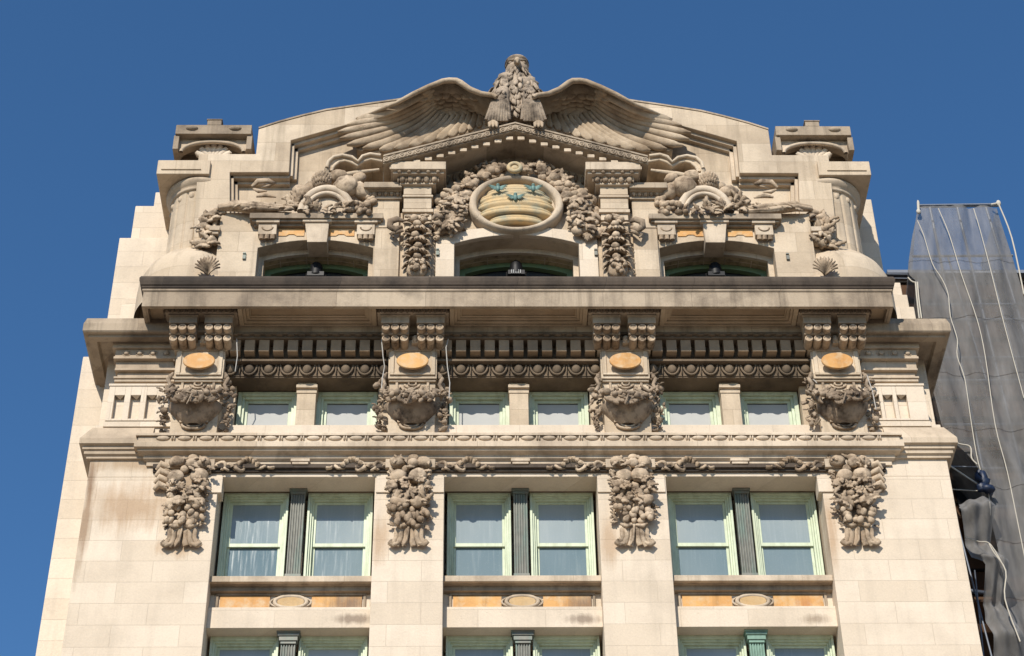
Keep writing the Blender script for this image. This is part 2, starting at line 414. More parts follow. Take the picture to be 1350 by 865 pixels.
YF = RV+.02
zS1 = Z(758.5, .14)                 # sill top, upper storey
zH1 = Z(648, RV)                   # head, upper storey
zH2 = Z(827, .26)                  # lower storey head (its lintel face is only a little recessed)
zP1 = Z(784.5, .40); zP0 = Z(802.5, .40)
YB = .26                            # face of the spandrel
for (a, b) in op:
    xc = (a+b)/2; hm = .2
    for (z0, z1) in ((zS1, zH1+.02), (zH2-3.4, zH2+.02)):
        sash_window(a+.06, xc-hm, z0, z1, YF); sash_window(xc+hm, b-.06, z0, z1, YF)
    mullion(xc, zS1+.02, zH1+.14, YF-.16, mat='mullion')
    mullion(xc, zH2-3.38, zH2+.02, YF-.16, mat='verdigris' if xc > 3 else 'mullion')
    # bronze head strip, spandrel
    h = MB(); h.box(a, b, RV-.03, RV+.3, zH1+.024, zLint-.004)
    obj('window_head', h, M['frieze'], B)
    sp = MB()
    sp.box(a, b, YB, 1.2, zH2, zP0-.04)                         # plain band under the panel
    sp.box(a, b, YB+.18, 1.2, zP0-.04, zP1+.05)
    zt = zP1+.05
    sp2 = MB(); sp2.box(a, b, YB+.05, 1.2, zt, zt+.10); sp2.box(a, b, YB-.04, 1.2, zt+.10, zt+.16); sp2.box(a, b, YB+.12, 1.2, zt+.16, zS1-.14)
    sp2.box(a+.12, b-.12, YB+.13, YB+.18, zP1, zP1+.049); sp2.box(a+.12, b-.12, YB+.13, YB+.18, zP0-.039, zP0)
    sp2.box(a+.12, a+.17, YB+.13, YB+.18, zP0, zP1); sp2.box(b-.17, b-.12, YB+.13, YB+.18, zP0, zP1)
    s_ = obj('spandrel', sp, M['wall'], B, bevel=.008)
    obj('spandrel_moulding', sp2, M['crown'], s_, bevel=.006)
    sl_ = MB(); sl_.box(a+.0, b-.0, YB-.12, RV+.25, zS1-.14, zS1); obj('sill', sl_, M['trim'], B, bevel=.012)
    zc = (zP0+zP1)/2; rz = (zP1-zP0)*.44
    for q0, q1, in ((a+.2, xc-.42), (xc+.42, b-.2)):
        o_ = MB(); n = 10; e = (1 if q0 < xc-.1 else -1)
        pts = [(q0, zP0+.015), (q1, zP0+.015), (q1, zP1-.015), (q0, zP1-.015)]
        o_.prism(pts, YB+.14, YB+.19); obj('marble_inlay', o_, M['marble'], s_)
    o_ = MB(); n = 28
    o_.prism([(xc+.27*math.cos(2*math.pi*k/n), zc+rz*.86*math.sin(2*math.pi*k/n)) for k in range(n)], YB+.11, YB+.19)
    obj('marble_oval', o_, M['tan_marble'], s_)
    o_ = MB(); o_.ring((xc, YB+.14, zc), .32, rz*.98, .045, 32, 8); 
    o_.ring((xc, YB+.15, zc), .41, rz*1.0, .025, 20, 6, a0=-1.0, a1=1.0); o_.ring((xc, YB+.15, zc), .41, rz*1.0, .025, 20, 6, a0=math.pi-1.0, a1=math.pi+1.0)
    obj('oval_border', o_, M['trim'], s_)

# ================================================================== STRING COURSE (ledge under the frieze windows)
rng = random.Random(5); random.seed(5)
XL = 7.76
LY = .30
zl = lambda py, Y=-LY: Z(py, Y)
m_ = MB()
zt, zb = zl(569), zl(589)
prof = [(-.2, zt+.03), (LY-.03, zt), (LY, zl(571)), (LY, zl(573.5)), (LY-.05, zl(574.2, -LY+.05)), (LY-.05, zl(581.5, -LY+.05)), (LY+.01, zl(582.2)), (LY+.01, zl(588.5)),
        (LY-.06, zb-.005), (LY-.06, zb-.05), (.12, zb-.09), (.12, zb-.16), (.05, zb-.2), (.05, zb-.3), (-.2, zb-.3)]
m_.sweep([(-XL, .6), (-XL, 0), (XL, 0), (XL, .6)], prof)
ledge = obj('string_course', m_, M['trim'], B)
zbead = (zl(574.2, -LY+.05)+zl(581.5, -LY+.05))/2
m_ = MB(); x = -XL+.1
while x < XL-.3:
    m_.ell((x+.17, -LY+.045, zbead), (.15, .05, .06), seg=8, rings=6)
    for k in (0, 1): m_.ell((x+.36+k*.05, -LY+.045, zbead), (.022, .055, .065), seg=6, rings=5)
    x += .45
obj('bead_moulding', m_, M['trim'], ledge)
for xc in PX:                                        # little capital strips over the fruit drops
    m_ = MB(); m_.box(xc-.52, xc+.52, -.15, .1, zb-.42, zb-.2); m_.box(xc-.45, xc+.45, -.1, .1, zb-.5, zb-.42)
    obj('capital_strip', m_, M['trim'], B, bevel=.01)
for xc in BX:
    m_ = MB(); m_.box(xc-.2, xc+.2, -.17, .1, zb-.27, zb-.2); m_.box(xc-.17, xc+.17, -.15, .1, zb-.33, zb-.27)
    obj('capital_strip', m_, M['trim'], B, bevel=.01)
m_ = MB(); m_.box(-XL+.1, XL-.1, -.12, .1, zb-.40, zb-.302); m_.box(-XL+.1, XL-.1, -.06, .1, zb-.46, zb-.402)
obj('band_moulding', m_, M['crown_top'], B, bevel=.006)  # dark colour carries soot and the shadow cast by the ledge
for s in (-1, 1):                                    # side string course round the corner
    m_ = MB(); o = .22
    z1_, z2_ = Z(577, -o), Z(607, -.02)
    h = z1_-z2_
    prof = [(-.3, Z(563, -.05)), (.03, Z(563, -.05)), (o, z1_), (o, z1_-h*.3), (o-.07, z1_-h*.36), (o-.07, z1_-h*.52), (o-.11, z1_-h*.56), (o-.11, z1_-h*.74), (.06, z1_-h*.8), (.06, z1_-h*.93), (-.3, z1_-h*1.0)]
    path = [(-HALFW-.02, 1.5), (-HALFW-.02, 0), (-XL+.02, 0)]
    if s > 0: path = [(XL-.02, 0), (HALFW+.02, 0), (HALFW+.02, 1.5)]
    m_.sweep(path, prof); obj('corner_string_course', m_, M['trim'], B)

# ================================================================== FRIEZE BAYS
zW0 = zl(569)-.02
zSof = Z(498, .05)
YW = .52
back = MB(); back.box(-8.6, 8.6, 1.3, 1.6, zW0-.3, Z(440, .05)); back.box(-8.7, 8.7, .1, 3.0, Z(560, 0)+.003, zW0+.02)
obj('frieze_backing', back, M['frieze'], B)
def frieze_window(x0, x1):
    fr = MB(); z0, z1 = zW0+.02, zSof-.02
    for a, b, y0, y1 in ((0, .09, YW, YW+.2), (.09, .15, YW+.06, YW+.22)):
        fr.box(x0+a, x0+b, y0, y1, z0, z1-a); fr.box(x1-b, x1-a, y0, y1, z0, z1-a); fr.box(x0+b, x1-b, y0, y1, z1-b, z1-a)
    w = obj('window', fr, M['green'], B, bevel=.006)
    sa = MB(); q = .15; y = YW+.13
    sa.box(x0+q, x0+q+.07, y, y+.06, z0, z1-q); sa.box(x1-q-.07, x1-q, y, y+.06, z0, z1-q)
    sa.box(x0+q+.07, x1-q-.07, y, y+.06, z1-q-.07, z1-q); sa.box(x0+q+.07, x1-q-.07, y, y+.06, z0, z0+.09)
    obj('sash', sa, M['green'], w, bevel=.005)
    zs = z1-q-.09
    p = MB(); p.box(x0+q+.06, x1-q-.06, y+.03, y+.04, zs, z1-q-.06); obj('pane', p, M['glass_frieze'], w)
    p = MB(); p.box(x0+q+.06, x1-q-.06, y+.028, y+.035, z0+.08, zs-.002); obj('blind', p, M['blind'], w)
for xc in BX:
    frieze_window(xc-1.52, xc-.2); frieze_window(xc+.2, xc+1.52)
    m_ = MB(); hw = .205
    m_.box(xc-hw, xc+hw, .22, YW+.25, zW0, zSof-.30); 
    m_.box(xc-hw-.015, xc+hw+.015, .2, YW+.25, zSof-.30, zSof-.23); m_.box(xc-hw+.01, xc+hw-.01, .23, YW+.25, zSof-.23, zSof-.17); m_.box(xc-hw-.025, xc+hw+.025, .17, YW+.25, zSof-.17, zSof-.09)
    m_.box(xc-hw, xc+hw, .22, YW+.25, zSof-.09, zSof-.004)
    obj('window_pier', m_, M['attic'], B, bevel=.008)
# entablature: architrave, egg course, dentils
XE = 7.5
m_ = MB()
zA = zSof+.03
m_.box(-XE, XE, .05, 1.2, zSof, zA)
zE1 = Z(477.5, -.1)
m_.prism([(-XE, zA), (XE, zA), (XE, zE1), (-XE, zE1)], .03, 1.2)
m_.box(-XE, XE, -.14, 1.2, zE1, zE1+.06)
zD0 = Z(463, -.28); zD1 = Z(448, -.28)
m_.box(-XE, XE, -.04, 1.2, zE1+.06, zD1)
m_.box(-XE, XE, -.33, 1.2, zD1, zD1+.05)
zG = Z(441, -.36)
m_.box(-XE, XE, -.32, 1.2, zD1+.05, zG)
m_.box(-XE, XE, -.38, 1.2, zG, zG+.06)
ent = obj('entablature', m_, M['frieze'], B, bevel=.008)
zSoff = Z(403, -1.0)
for xc in BX:
    e = MB(); x0, x1 = xc-1.72, xc+1.72
    n = 8
    for k in range(n+1):
        x = x0+.05+(x1-x0-.1)*k/n; zc = (zA+zE1)/2
        e.ell((x, .02, zc+.03), (.105, .10, (zE1-zA)*.50), seg=12, rings=9)
        e.ring((x, -.01, zE1-.01), .165, (zE1-zA)*.93, .026, 16, 6, a0=math.pi, a1=2*math.pi)
        if k < n: xm = x+(x1-x0-.1)/n/2; e.ell((xm, .0, zc), (.018, .05, (zE1-zA)*.5), seg=6, rings=6)
    obj('egg_and_dart', e, M['frieze'], ent)
    n = 11; p = (x1-x0)/n
    for k in range(n):
        e = MB(); e.box(x0+k*p+.04, x0+(k+1)*p-.05, -.28, -.042, zD0, zD1-.002)
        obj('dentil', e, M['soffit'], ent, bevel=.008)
    e = MB(); n = 14; p = (x1-x0)/n
    for k in range(n): e.ell((x0+(k+.5)*p, -.35, (zD1+.05+zG)/2), (.085, .06, (zG-zD1-.05)*.6), seg=8, rings=6)
    obj('egg_moulding', e, M['frieze'], ent)

# ================================================================== MAIN CORNICE
CO = 1.10; XCN = 8.2-CO                              # crown reaches XCN + CO
zc = lambda py, Y=-CO: Z(py, Y)
m_ = MB()
zf0, zf1 = zc(402), zc(383.5)
prof = [(-1.0, zf0+.17), (CO-.16, zf0+.17), (CO-.16, zf0+.02), (CO-.12, zf0+.02), (CO-.12, zf0), (CO-.05, zf0), (CO-.05, zf1), (CO-.02, zf1+.03), (CO-.02, zf1+.07), (-1.0, zf1+.07)]
path = [(-XCN, 1.2), (-XCN, 0), (XCN, 0), (XCN, 1.2)]
m_.sweep(path, prof)
corn = obj('cornice', m_, M['crown'], B)
m_ = MB()
za, zb_ = zf1+.07, zc(364.3)
prof = [(-1.0, za), (CO-.03, za), (CO+.0, za+.03), (CO+.0, za+.06), (CO+.03, za+.09), (CO+.055, (za+zb_)/2), (CO+.06, zb_-.1), (CO+.03, zb_-.03), (CO-.02, zb_), (-1.0, zb_+.06)]
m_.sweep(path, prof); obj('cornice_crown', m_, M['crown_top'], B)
# coffered soffit
zS = zf0+.165
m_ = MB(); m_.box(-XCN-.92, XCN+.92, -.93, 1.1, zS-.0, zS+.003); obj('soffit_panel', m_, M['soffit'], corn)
for xc in BX:
    m_ = MB(); y0, y1 = -.938, -.40
    for (w1, w0, yb, h) in ((1.50, 1.40, 0, .15), (1.40, 1.34, .07, .11), (1.34, 1.27, .12, .06), (1.27, 1.24, .17, .03)):
        m_.box(xc-w1, xc+w1, y1-yb-.001, y1-yb+.07, zS-h, zS-.002)
        m_.box(xc-w1, xc-w0, y0, y1-yb-.002, zS-h, zS-.002); m_.box(xc+w0, xc+w1, y0, y1-yb-.002, zS-h, zS-.002)
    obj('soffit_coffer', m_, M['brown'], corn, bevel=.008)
m_ = MB(); m_.box(-XCN-.2, XCN+.2, -.36, 1.2, zG+.06, zS+.0); obj('bed_moulding', m_, M['crown'], B)

# ---- brackets under the cornice, one pair over each pier
def bracket_pair(xc):
    m_ = MB(); zt_ = Z(403.5, -.78); zb_ = Z(413, -.78)
    m_.box(xc-.78, xc+.78, -.80, -.3, zb_, zS-.003)
    hb = obj('bracket_head', m_, M['crown'], B, bevel=.01)
    e = MB()
    for k in range(13): e.ell((xc-.74+k*.123, -.80, zb_+.07), (.045, .05, .08), seg=7, rings=5)
    for k in range(4):
        for sgn in (-1, 1): e.ell((xc+sgn*.79, -.74+k*.12, zb_+.07), (.05, .045, .08), seg=7, rings=5)
    obj('egg_moulding', e, M['frieze'], hb)
    for dx in (-.385, .385):
        b = MB(); x0, x1 = xc+dx-.305, xc+dx+.305
        z1_ = zb_-.003; z0_ = Z(426, -.72)
        zl_ = Z(446, -.38)
        b.prism([(x0, z0_), (x1, z0_), (x1, z1_), (x0, z1_)], -.73, -.2)
        b.box(x0-.02, x1+.02, -.76, -.2, z1_-.05, z1_)
        b.box(x0+.01, x1-.01, -.58, -.2, z0_-.2, z0_); b.box(x0+.02, x1-.02, -.42, -.2, zl_, z0_-.2)
        bo = obj('bracket', b, M['crown'], hb, bevel=.012)
    return hb
for xc in PX:
    hb = bracket_pair(xc); z0_ = Z(426, -.72)
    for dx in (-.385, .385):
        for k in (-1, 0, 1):
            for (yy, zz, r) in ((-.70, z0_-.1, .092), (-.56, z0_-.3, .09)):
                e = MB(); c = Vector((xc+dx+k*.197, yy, zz))
                e.tube([c, c+Vector((0, .3, 0))], r, 16); e.ring(c, r*.8, r*.8, .018, 16, 6); e.ell(c+Vector((0, .012, 0)), (r*.35, .02, r*.35), seg=8, rings=5)
                obj('roundel', e, M['carve'], hb)

# ================================================================== PEDESTALS between the frieze windows
YP = -.25
def fruit(mb, c, s, yflat=.75):
    k = random.random()
    rot = Matrix.Rotation(random.uniform(0, 6.28), 3, 'Y') @ Matrix.Rotation(random.uniform(-.5, .5), 3, 'X')
    c = Vector(c)
    if k < .4: mb.ell(c, (s, s*.9, s*.92), rot, 10, 7, .12)
    elif k < .6: mb.ell(c, (s*.8, s*.75, s*1.2), rot, 10, 7, .1, .08, 6)
    elif k < .75:
        for i in range(6):
            a = random.uniform(0, 6.28); r = random.uniform(.2, .75)*s
            mb.ell(c+Vector((math.cos(a)*r, -s*.4+random.uniform(-.2, .2)*s, math.sin(a)*r)), s*.38, None, 7, 5)
    else:
        a = random.uniform(0, 6.28)
        d = Vector((math.cos(a), -.25, math.sin(a)))
        mb.leaf(c-d*s, d, (0, -1, .2), s*2.3, s*1.5, .25, 1)
def leaves(mb, c, s, n, spread=6.28, a0=0):
    for i in range(n):
        a = a0+random.uniform(-spread/2, spread/2)
        d = Vector((math.cos(a), -random.uniform(.0, .4), math.sin(a)))
        mb.leaf(Vector(c)+Vector((0, .02, 0)), d, (0, -1, .25), s*random.uniform(.8, 1.25), s*random.uniform(.45, .6), random.uniform(.1, .4), 1)
def pedestal(xc, seed):
    random.seed(seed)
    zp = lambda py, Y=YP: Z(py, Y)
    z_top = Z(447, -.3); z1_ = zp(499); z0_ = zW0
    m_ = MB(); hw = .525
    m_.box(xc-hw-.06, xc+hw+.06, YP-.02, .9, zp(463), z_top)                # neck in the bracket's shade
    m_.box(xc-hw, xc+hw, YP, .9, z1_, zp(463))
    m_.box(xc-hw+.02, xc+hw-.02, YP+.04, .9, z1_-.05, z1_)
    m_.box(xc-hw+.03, xc+hw-.03, YP+.10, .9, z0_, z1_-.05)
    m_.box(xc-.75, xc+.75, .35, .95, z0_, z_top)
    # raised frame round the disc
    a, b, c, d = xc-.40, xc+.40, zp(492.5), zp(464)
    m_.box(a-.09, a, YP-.04, YP+.01, c-.06, d); m_.box(b, b+.09, YP-.04, YP+.01, c-.06, d); m_.box(a, b, YP-.04, YP+.01, c-.06, c)
    po = obj('pedestal', m_, M['attic'], B, bevel=.012)
    # oval disc of orange marble
    zc_ = zp(475, YP-.17); n = 36; rx, rz = .345, (zp(464.5, YP-.17)-zp(485.2, YP-.17))/2
    e = MB()
    ring_ = lambda k, y: [(xc+k*rx*math.cos(2*math.pi*i/n), y, zc_+k*rz*math.sin(2*math.pi*i/n)) for i in range(n)]
    L = [ring_(.62, YP+.01), ring_(.80, YP-.06), ring_(.93, YP-.12)]
    v = sum(L, []); e.add(v, [(j*n+i, j*n+(i+1) % n, (j+1)*n+(i+1) % n, (j+1)*n+i) for j in range(2) for i in range(n)], True)
    obj('disc_boss', e, M['attic'], po)
    e = MB(); v = ring_(.9, YP-.115)+ring_(1.0, YP-.13)+ring_(1.0, YP-.16)+ring_(.96, YP-.17)
    e.add(v, [(j*n+i, j*n+(i+1) % n, (j+1)*n+(i+1) % n, (j+1)*n+i) for j in range(3) for i in range(n)]+[tuple(range(3*n, 4*n))])
    obj('marble_disc', e, M['marble'], po, bevel=.004)
    # small carved panels above and below the swag
    e = MB(); zz = zp(508); 
    e.ring((xc, YP+.09, zz+.09), .16, .1, .03, 20, 6, a0=math.pi, a1=2*math.pi); e.ring((xc, YP+.08, zz+.11), .08, .06, .025, 16, 6)
    for sgn in (-1, 1):
        e.tube([(xc+sgn*(.18+.03*k), YP+.08, zz-.07+.12*math.sin(k*.9)) for k in range(6)], [.035, .04, .04, .035, .03, .02], 7)
    e.box(xc-.36, xc+.36, YP+.06, YP+.1, zz+.14, zz+.19); e.box(xc-.36, xc-.31, YP+.06, YP+.1, zz-.12, zz+.14); e.box(xc+.31, xc+.36, YP+.06, YP+.1, zz-.12, zz+.14)
    obj('scroll_carving', e, M['carve'], po); e = MB()
    zz = zp(561, YP+.05)
    e.ring((xc, YP+.06, zz+.04), .24, .12, .035, 24, 6, a0=math.pi, a1=2*math.pi); e.ring((xc, YP+.06, zz+.06), .15, .08, .03, 20, 6, a0=math.pi, a1=2*math.pi)
    e.box(xc-.30, xc+.30, YP+.03, YP+.1, zz+.08, zz+.13)
    obj('scroll_carving', e, M['carve'], po)
    # bowl shaped corbel
    e = MB(); zb0, zb1 = zp(556, YP-.05), zp(522, YP-.3)
    prof = [(.18, zb0), (.26, zb0+.05), (.36, zb0+(zb1-zb0)*.3), (.50, zb0+(zb1-zb0)*.65), (.58, zb1), (.45, zb1+.12), (.1, zb1+.2)]
    e.lathe(prof, (xc, YP+.12, 0), 30, .78, math.pi, 2*math.pi)
    for k in range(9):
        t = math.pi*(1+(k+.5)/9)
        e.leaf((xc+.2*math.cos(t), YP+.12+.2*.78*math.sin(t), zb0+.05), (math.cos(t)*.5, math.sin(t)*.5, .9), (math.cos(t), math.sin(t), -.3), (zb1-zb0)*1.1, .22, -.12, .6)
    obj('corbel_bowl', e, M['carve_dark'], po)  # soot plus the swag's shade, both put into a darker stone
    # leaf and fruit swag with side drops
    e = MB()
    for i in range(34):
        t = i/33; u = (t-.5)*2
        x = xc+u*.66; y = YP-.40*math.sqrt(max(0, 1-u*u))*1.0+.02
        zz = zp(521, y)+.10*u*u-.03
        n3 = Vector((u*.8, -math.sqrt(max(.05, 1-u*u)), .1))
        for q in range(2):
            aa = random.uniform(-.9, .9)+(math.pi if u > 0 else 0)
            d = Vector((math.cos(aa), -.1, math.sin(aa)*.9-.2))
            e.leaf((x, y, zz+random.uniform(-.12, .10)), d, n3, random.uniform(.16, .24), random.uniform(.09, .14), .12, .4)
        if i % 3 == 0: fruit(e, (x+random.uniform(-.04, .04), y-.03, zz+random.uniform(-.12, .08)), random.uniform(.055, .085))
    e.tube([(xc-.14, YP-.47, zp(519, YP-.4)), (xc+.0, YP-.5, zp(522, YP-.4)), (xc-.1, YP-.47, zp(535, YP-.4))], [.02, .03, .012], 6)
    for sgn in (-1, 1):
        for i in range(20):
            t = i/19; py = 503+t*60
            w = .06+.09*math.sin(math.pi*min(1, t*1.2))**.5
            x = xc+sgn*(.64+.03*math.sin(t*3)); y = YP+.12+random.uniform(-.1, .12)
            zz = zp(py, YP+.12)
            if i % 2: fruit(e, (x+random.uniform(-w, w), y, zz), random.uniform(.055, .09))
            leaves(e, (x+random.uniform(-w, w)*.8, y, zz), .125, 2)
        e.ell((xc+sgn*.60, YP-.0, zp(497)), (.05, .06, .08)); e.tube([(xc+sgn*.56, YP+.05, zp(490)), (xc+sgn*.64, YP, zp(500)), (xc+sgn*.58, YP-.02, zp(508)), (xc+sgn*.66, YP-.02, zp(517))], [.03, .05, .04, .05], 7)
    obj('fruit_swag', e, M['carve_dark'], po)
    e = MB(); zz = Z(449, -.38); e.ell((xc+.04, -.36, zz+.05), (.07, .07, .1), jit=.2); e.box(xc-.03, xc+.11, -.38, -.2, zz-.06, zz+.02)
    obj('bracket_bud', e, M['attic'], po)
for i, xc in enumerate(PX): pedestal(xc, 40+i)

# ================================================================== FRUIT DROPS below the string course
def fruit_drop(xc, seed, outer):
    random.seed(seed); e = MB()
    Zp = lambda py: Z(py, -.15)
    U = lambda a, b: random.uniform(a, b)
    e.ell((xc, .0, Zp(648)), (.36, .17, 1.0), None, 16, 12)
    # big fruit at the head
    e.ell((xc-.26, -.26, Zp(610)), (.17, .14, .13), Matrix.Rotation(U(-.4, .4), 3, 'Y'), 14, 9, .16)
    e.ell((xc+.28, -.25, Zp(611)), (.16, .14, .15), None, 14, 9, .16); e.ell((xc+.05, -.30, Zp(613)), (.12, .12, .12), None, 12, 8, .16)
    e.ell((xc-.08, -.22, Zp(619)), (.10, .1, .1), None, 10, 7, .1); e.ell((xc+.06, -.2, Zp(604)), (.12, .1, .1), None, 10, 7, .1)
    for k in range(9): leaves(e, (xc+U(-.4, .4), -.30-U(0, .08), Zp(U(606, 624))), U(.14, .2), 1)
    # pomegranates, gourds and open flowers
    for (dx, py, r) in ((-.2, 630, .18), (.2, 629, .2), (.30, 640, .13), (-.32, 640, .13)):
        c = Vector((xc+dx+U(-.05, .05), -.28, Zp(py))); k = random.random()
        e.ell(c, (r, r*.8, r*.9), Matrix.Rotation(U(-.8, .8), 3, 'Y'), 14, 9, .08, .10 if k > .4 else 0, 7)
        for q in range(5): leaves(e, c+Vector((U(-.1, .1), -.05, -.06)), U(.16, .24), 1, 3.0, -math.pi/2)
    for (dx, py) in ((.24, 637), (-.1, 645), (.08, 652)):
        c = Vector((xc+dx, -.36, Zp(py)))
        for q in range(6): aa = q*1.047+U(-.2, .2); e.leaf(c, (math.cos(aa), -.3, math.sin(aa)), (0, -1, .1), .12, .1, .4)
        e.ell(c+Vector((0, -.02, 0)), .04, None, 7, 5)
    for k in range(10): e.ell((xc+U(-.36, .36), -.27+U(-.06, .05), Zp(U(640, 656))), U(.05, .10), None, 9, 6, .15)
    for (dx, py, r) in ((-.2, 664, .19), (.22, 663, .19)):
        c = Vector((xc+dx, -.30, Zp(py))); e.ell(c, (r*1.15, r*.7, r*.75), Matrix.Rotation(U(-.5, .5), 3, 'Y'), 14, 9, .2)
        for q in range(6): leaves(e, c+Vector((U(-.12, .12), -.08, 0)), U(.16, .26), 1)
    for k in range(26):
        aa = U(0, 6.28); py = U(668, 692); w = .40*(1-max(0, (py-682)/24))
        e.ell((xc+U(-w, w), -.22-U(0, .14), Zp(py)), (U(.05, .085), .07, U(.07, .105)), Matrix.Rotation(U(-.5, .5), 3, 'Y'), 9, 6, .12)
    for py in range(606, 692, 6):
        for sgn in (-1, 1):
            if random.random() < .8: leaves(e, (xc+sgn*U(.28, .37), -.12, Zp(py)), U(.11, .18), 2, 2.2, 0 if sgn > 0 else math.pi)
        if random.random() < .6: leaves(e, (xc+U(-.3, .3), -.24, Zp(py)), U(.14, .22), 1)
    e.v = [(x, y*.74, z) for x, y, z in e.v]      # shallow relief
    o = obj('fruit_drop', e, M['carve'], B)
    # ribbon tails at the foot and the scroll at the head
    r = MB()
    for sgn in (-1, 1):
        for q in range(3):
            oo = .05+.09*q; fl = .05+.05*q
            r.tube([(xc+sgn*(.03+.05*q), -.12, Zp(689)), (xc+sgn*(oo+.02), -.12-.03*(q % 2), Zp(698)), (xc+sgn*(oo+.02), -.08-.03*(q % 2), Zp(706)), (xc+sgn*(oo+fl*.5), -.10, Zp(712+random.uniform(-1, 1))), (xc+sgn*(oo+fl), -.08, Zp(716.5+random.uniform(-1, 1)))], [.04, .055, .05, .06, .065], 8, flat=.5)
        r.tube([(xc+sgn*.20, -.10, Zp(714)), (xc+sgn*.31, -.12, Zp(717)), (xc+sgn*.38, -.10, Zp(713)), (xc+sgn*.34, -.13, Zp(710))], [.04, .055, .05, .02], 8, flat=.7)
        r.tube([(xc+sgn*.03, -.14, Zp(692)), (xc+sgn*.16, -.20, Zp(696)), (xc+sgn*.27, -.12, Zp(690))], [.03, .055, .03], 8)
    r.tube([(xc, -.15, Zp(690)), (xc-.01, -.16, Zp(700)), (xc-.04, -.14, Zp(712)), (xc-.12, -.12, Zp(719))], [.03, .025, .025, .02], 7)
    extra = []
    if outer:
        r2 = MB(); extra.append(r2)
        for k in range(4):
            zz = Zp(614)-k*.17
            r2.tube([(xc+outer*.42, -.08, zz), (xc+outer*.58, -.14, zz+.05), (xc+outer*.68, -.06, zz-.04)], [.07, .085, .05], 8)
    obj('ribbon', r, M['carve'], o)
    for r2 in extra: obj('ribbon_curl', r2, M['carve'], o)
    return o
def ribbon_scroll(xc, sgn, seed):
    random.seed(seed); e = MB(); U = lambda a, b: random.uniform(a, b)
    Zp = lambda py: Z(py, -.06)
    def curl(dx, py, r, a0, a1, w):           # a ribbon end rolled into a C
        pts = []; rad = []
        for k in range(12):
            t = a0+(a1-a0)*k/11; q = r*(1-.45*k/11)
            pts.append((xc+sgn*(dx+q*math.cos(t)), -.10-.03*math.sin(t*2), Zp(py)+q*math.sin(t))); rad.append(w*(1-.45*k/11))
        e.tube(pts, rad, 8, flat=.9)
    curl(.66, 616, .12, 3.4, -1.6, .05); curl(.80, 618, .10, 0.2, 5.0, .045)
    curl(1.06, 617, .125, 1.4, 6.6, .055)
    # puckered bow in the middle
    for k in range(6):
        t = k/5; x = 1.05+.36*t; py = 613-7*math.sin(t*3.1)+2*t
        e.tube([(xc+sgn*(x-.03), -.05, Zp(py+2.5)), (xc+sgn*x, -.16, Zp(py)), (xc+sgn*(x+.035), -.08, Zp(py-2.8))], [.035, .055, .03], 7)
    # fluttering tail
    pts = [(1.38, 611), (1.43, 617), (1.50, 619), (1.56, 614.5), (1.62, 615.5), (1.66, 619.5), (1.74, 618), (1.79, 615)]
    e.tube([(xc+sgn*(a+U(-.015, .015)), -.09+.04*math.sin(i*2.1), Zp(b+U(-.5, .5))) for i, (a, b) in enumerate(pts)], [.06, .055, .05, .055, .05, .045, .05, .02], 8, flat=.6)
    e.tube([(xc+sgn*a, -.07, Zp(b)) for a, b in ((.88, 616), (.94, 619), (1.0, 617), (1.1, 611), (1.4, 613), (1.44, 617))], [.02, .035, .035, .035, .035, .02], 7, flat=.5)
    return e
for i, xc in enumerate(PX):
    o = fruit_drop(xc, 70+i, -1 if i == 0 else (1 if i == 3 else 0))
    for sgn in (-1, 1):
        if (i == 0 and sgn < 0) or (i == 3 and sgn > 0): continue
        obj('ribbon_scroll', ribbon_scroll(xc, sgn, 90+i), M['carve'], o)
# imposts beside the fruit drops
for i, xc in enumerate(PX):
    for sgn in (-1, 1):
        if (i == 0 and sgn < 0) or (i == 3 and sgn > 0): continue
        m_ = MB(); xe = xc+sgn*.704
        m_.box(min(xe, xc+sgn*.4), max(xe, xc+sgn*.4), -.035, .3, Z(650, 0), zLint+.001)
        obj('impost', m_, M['wall'], B, bevel=.008)

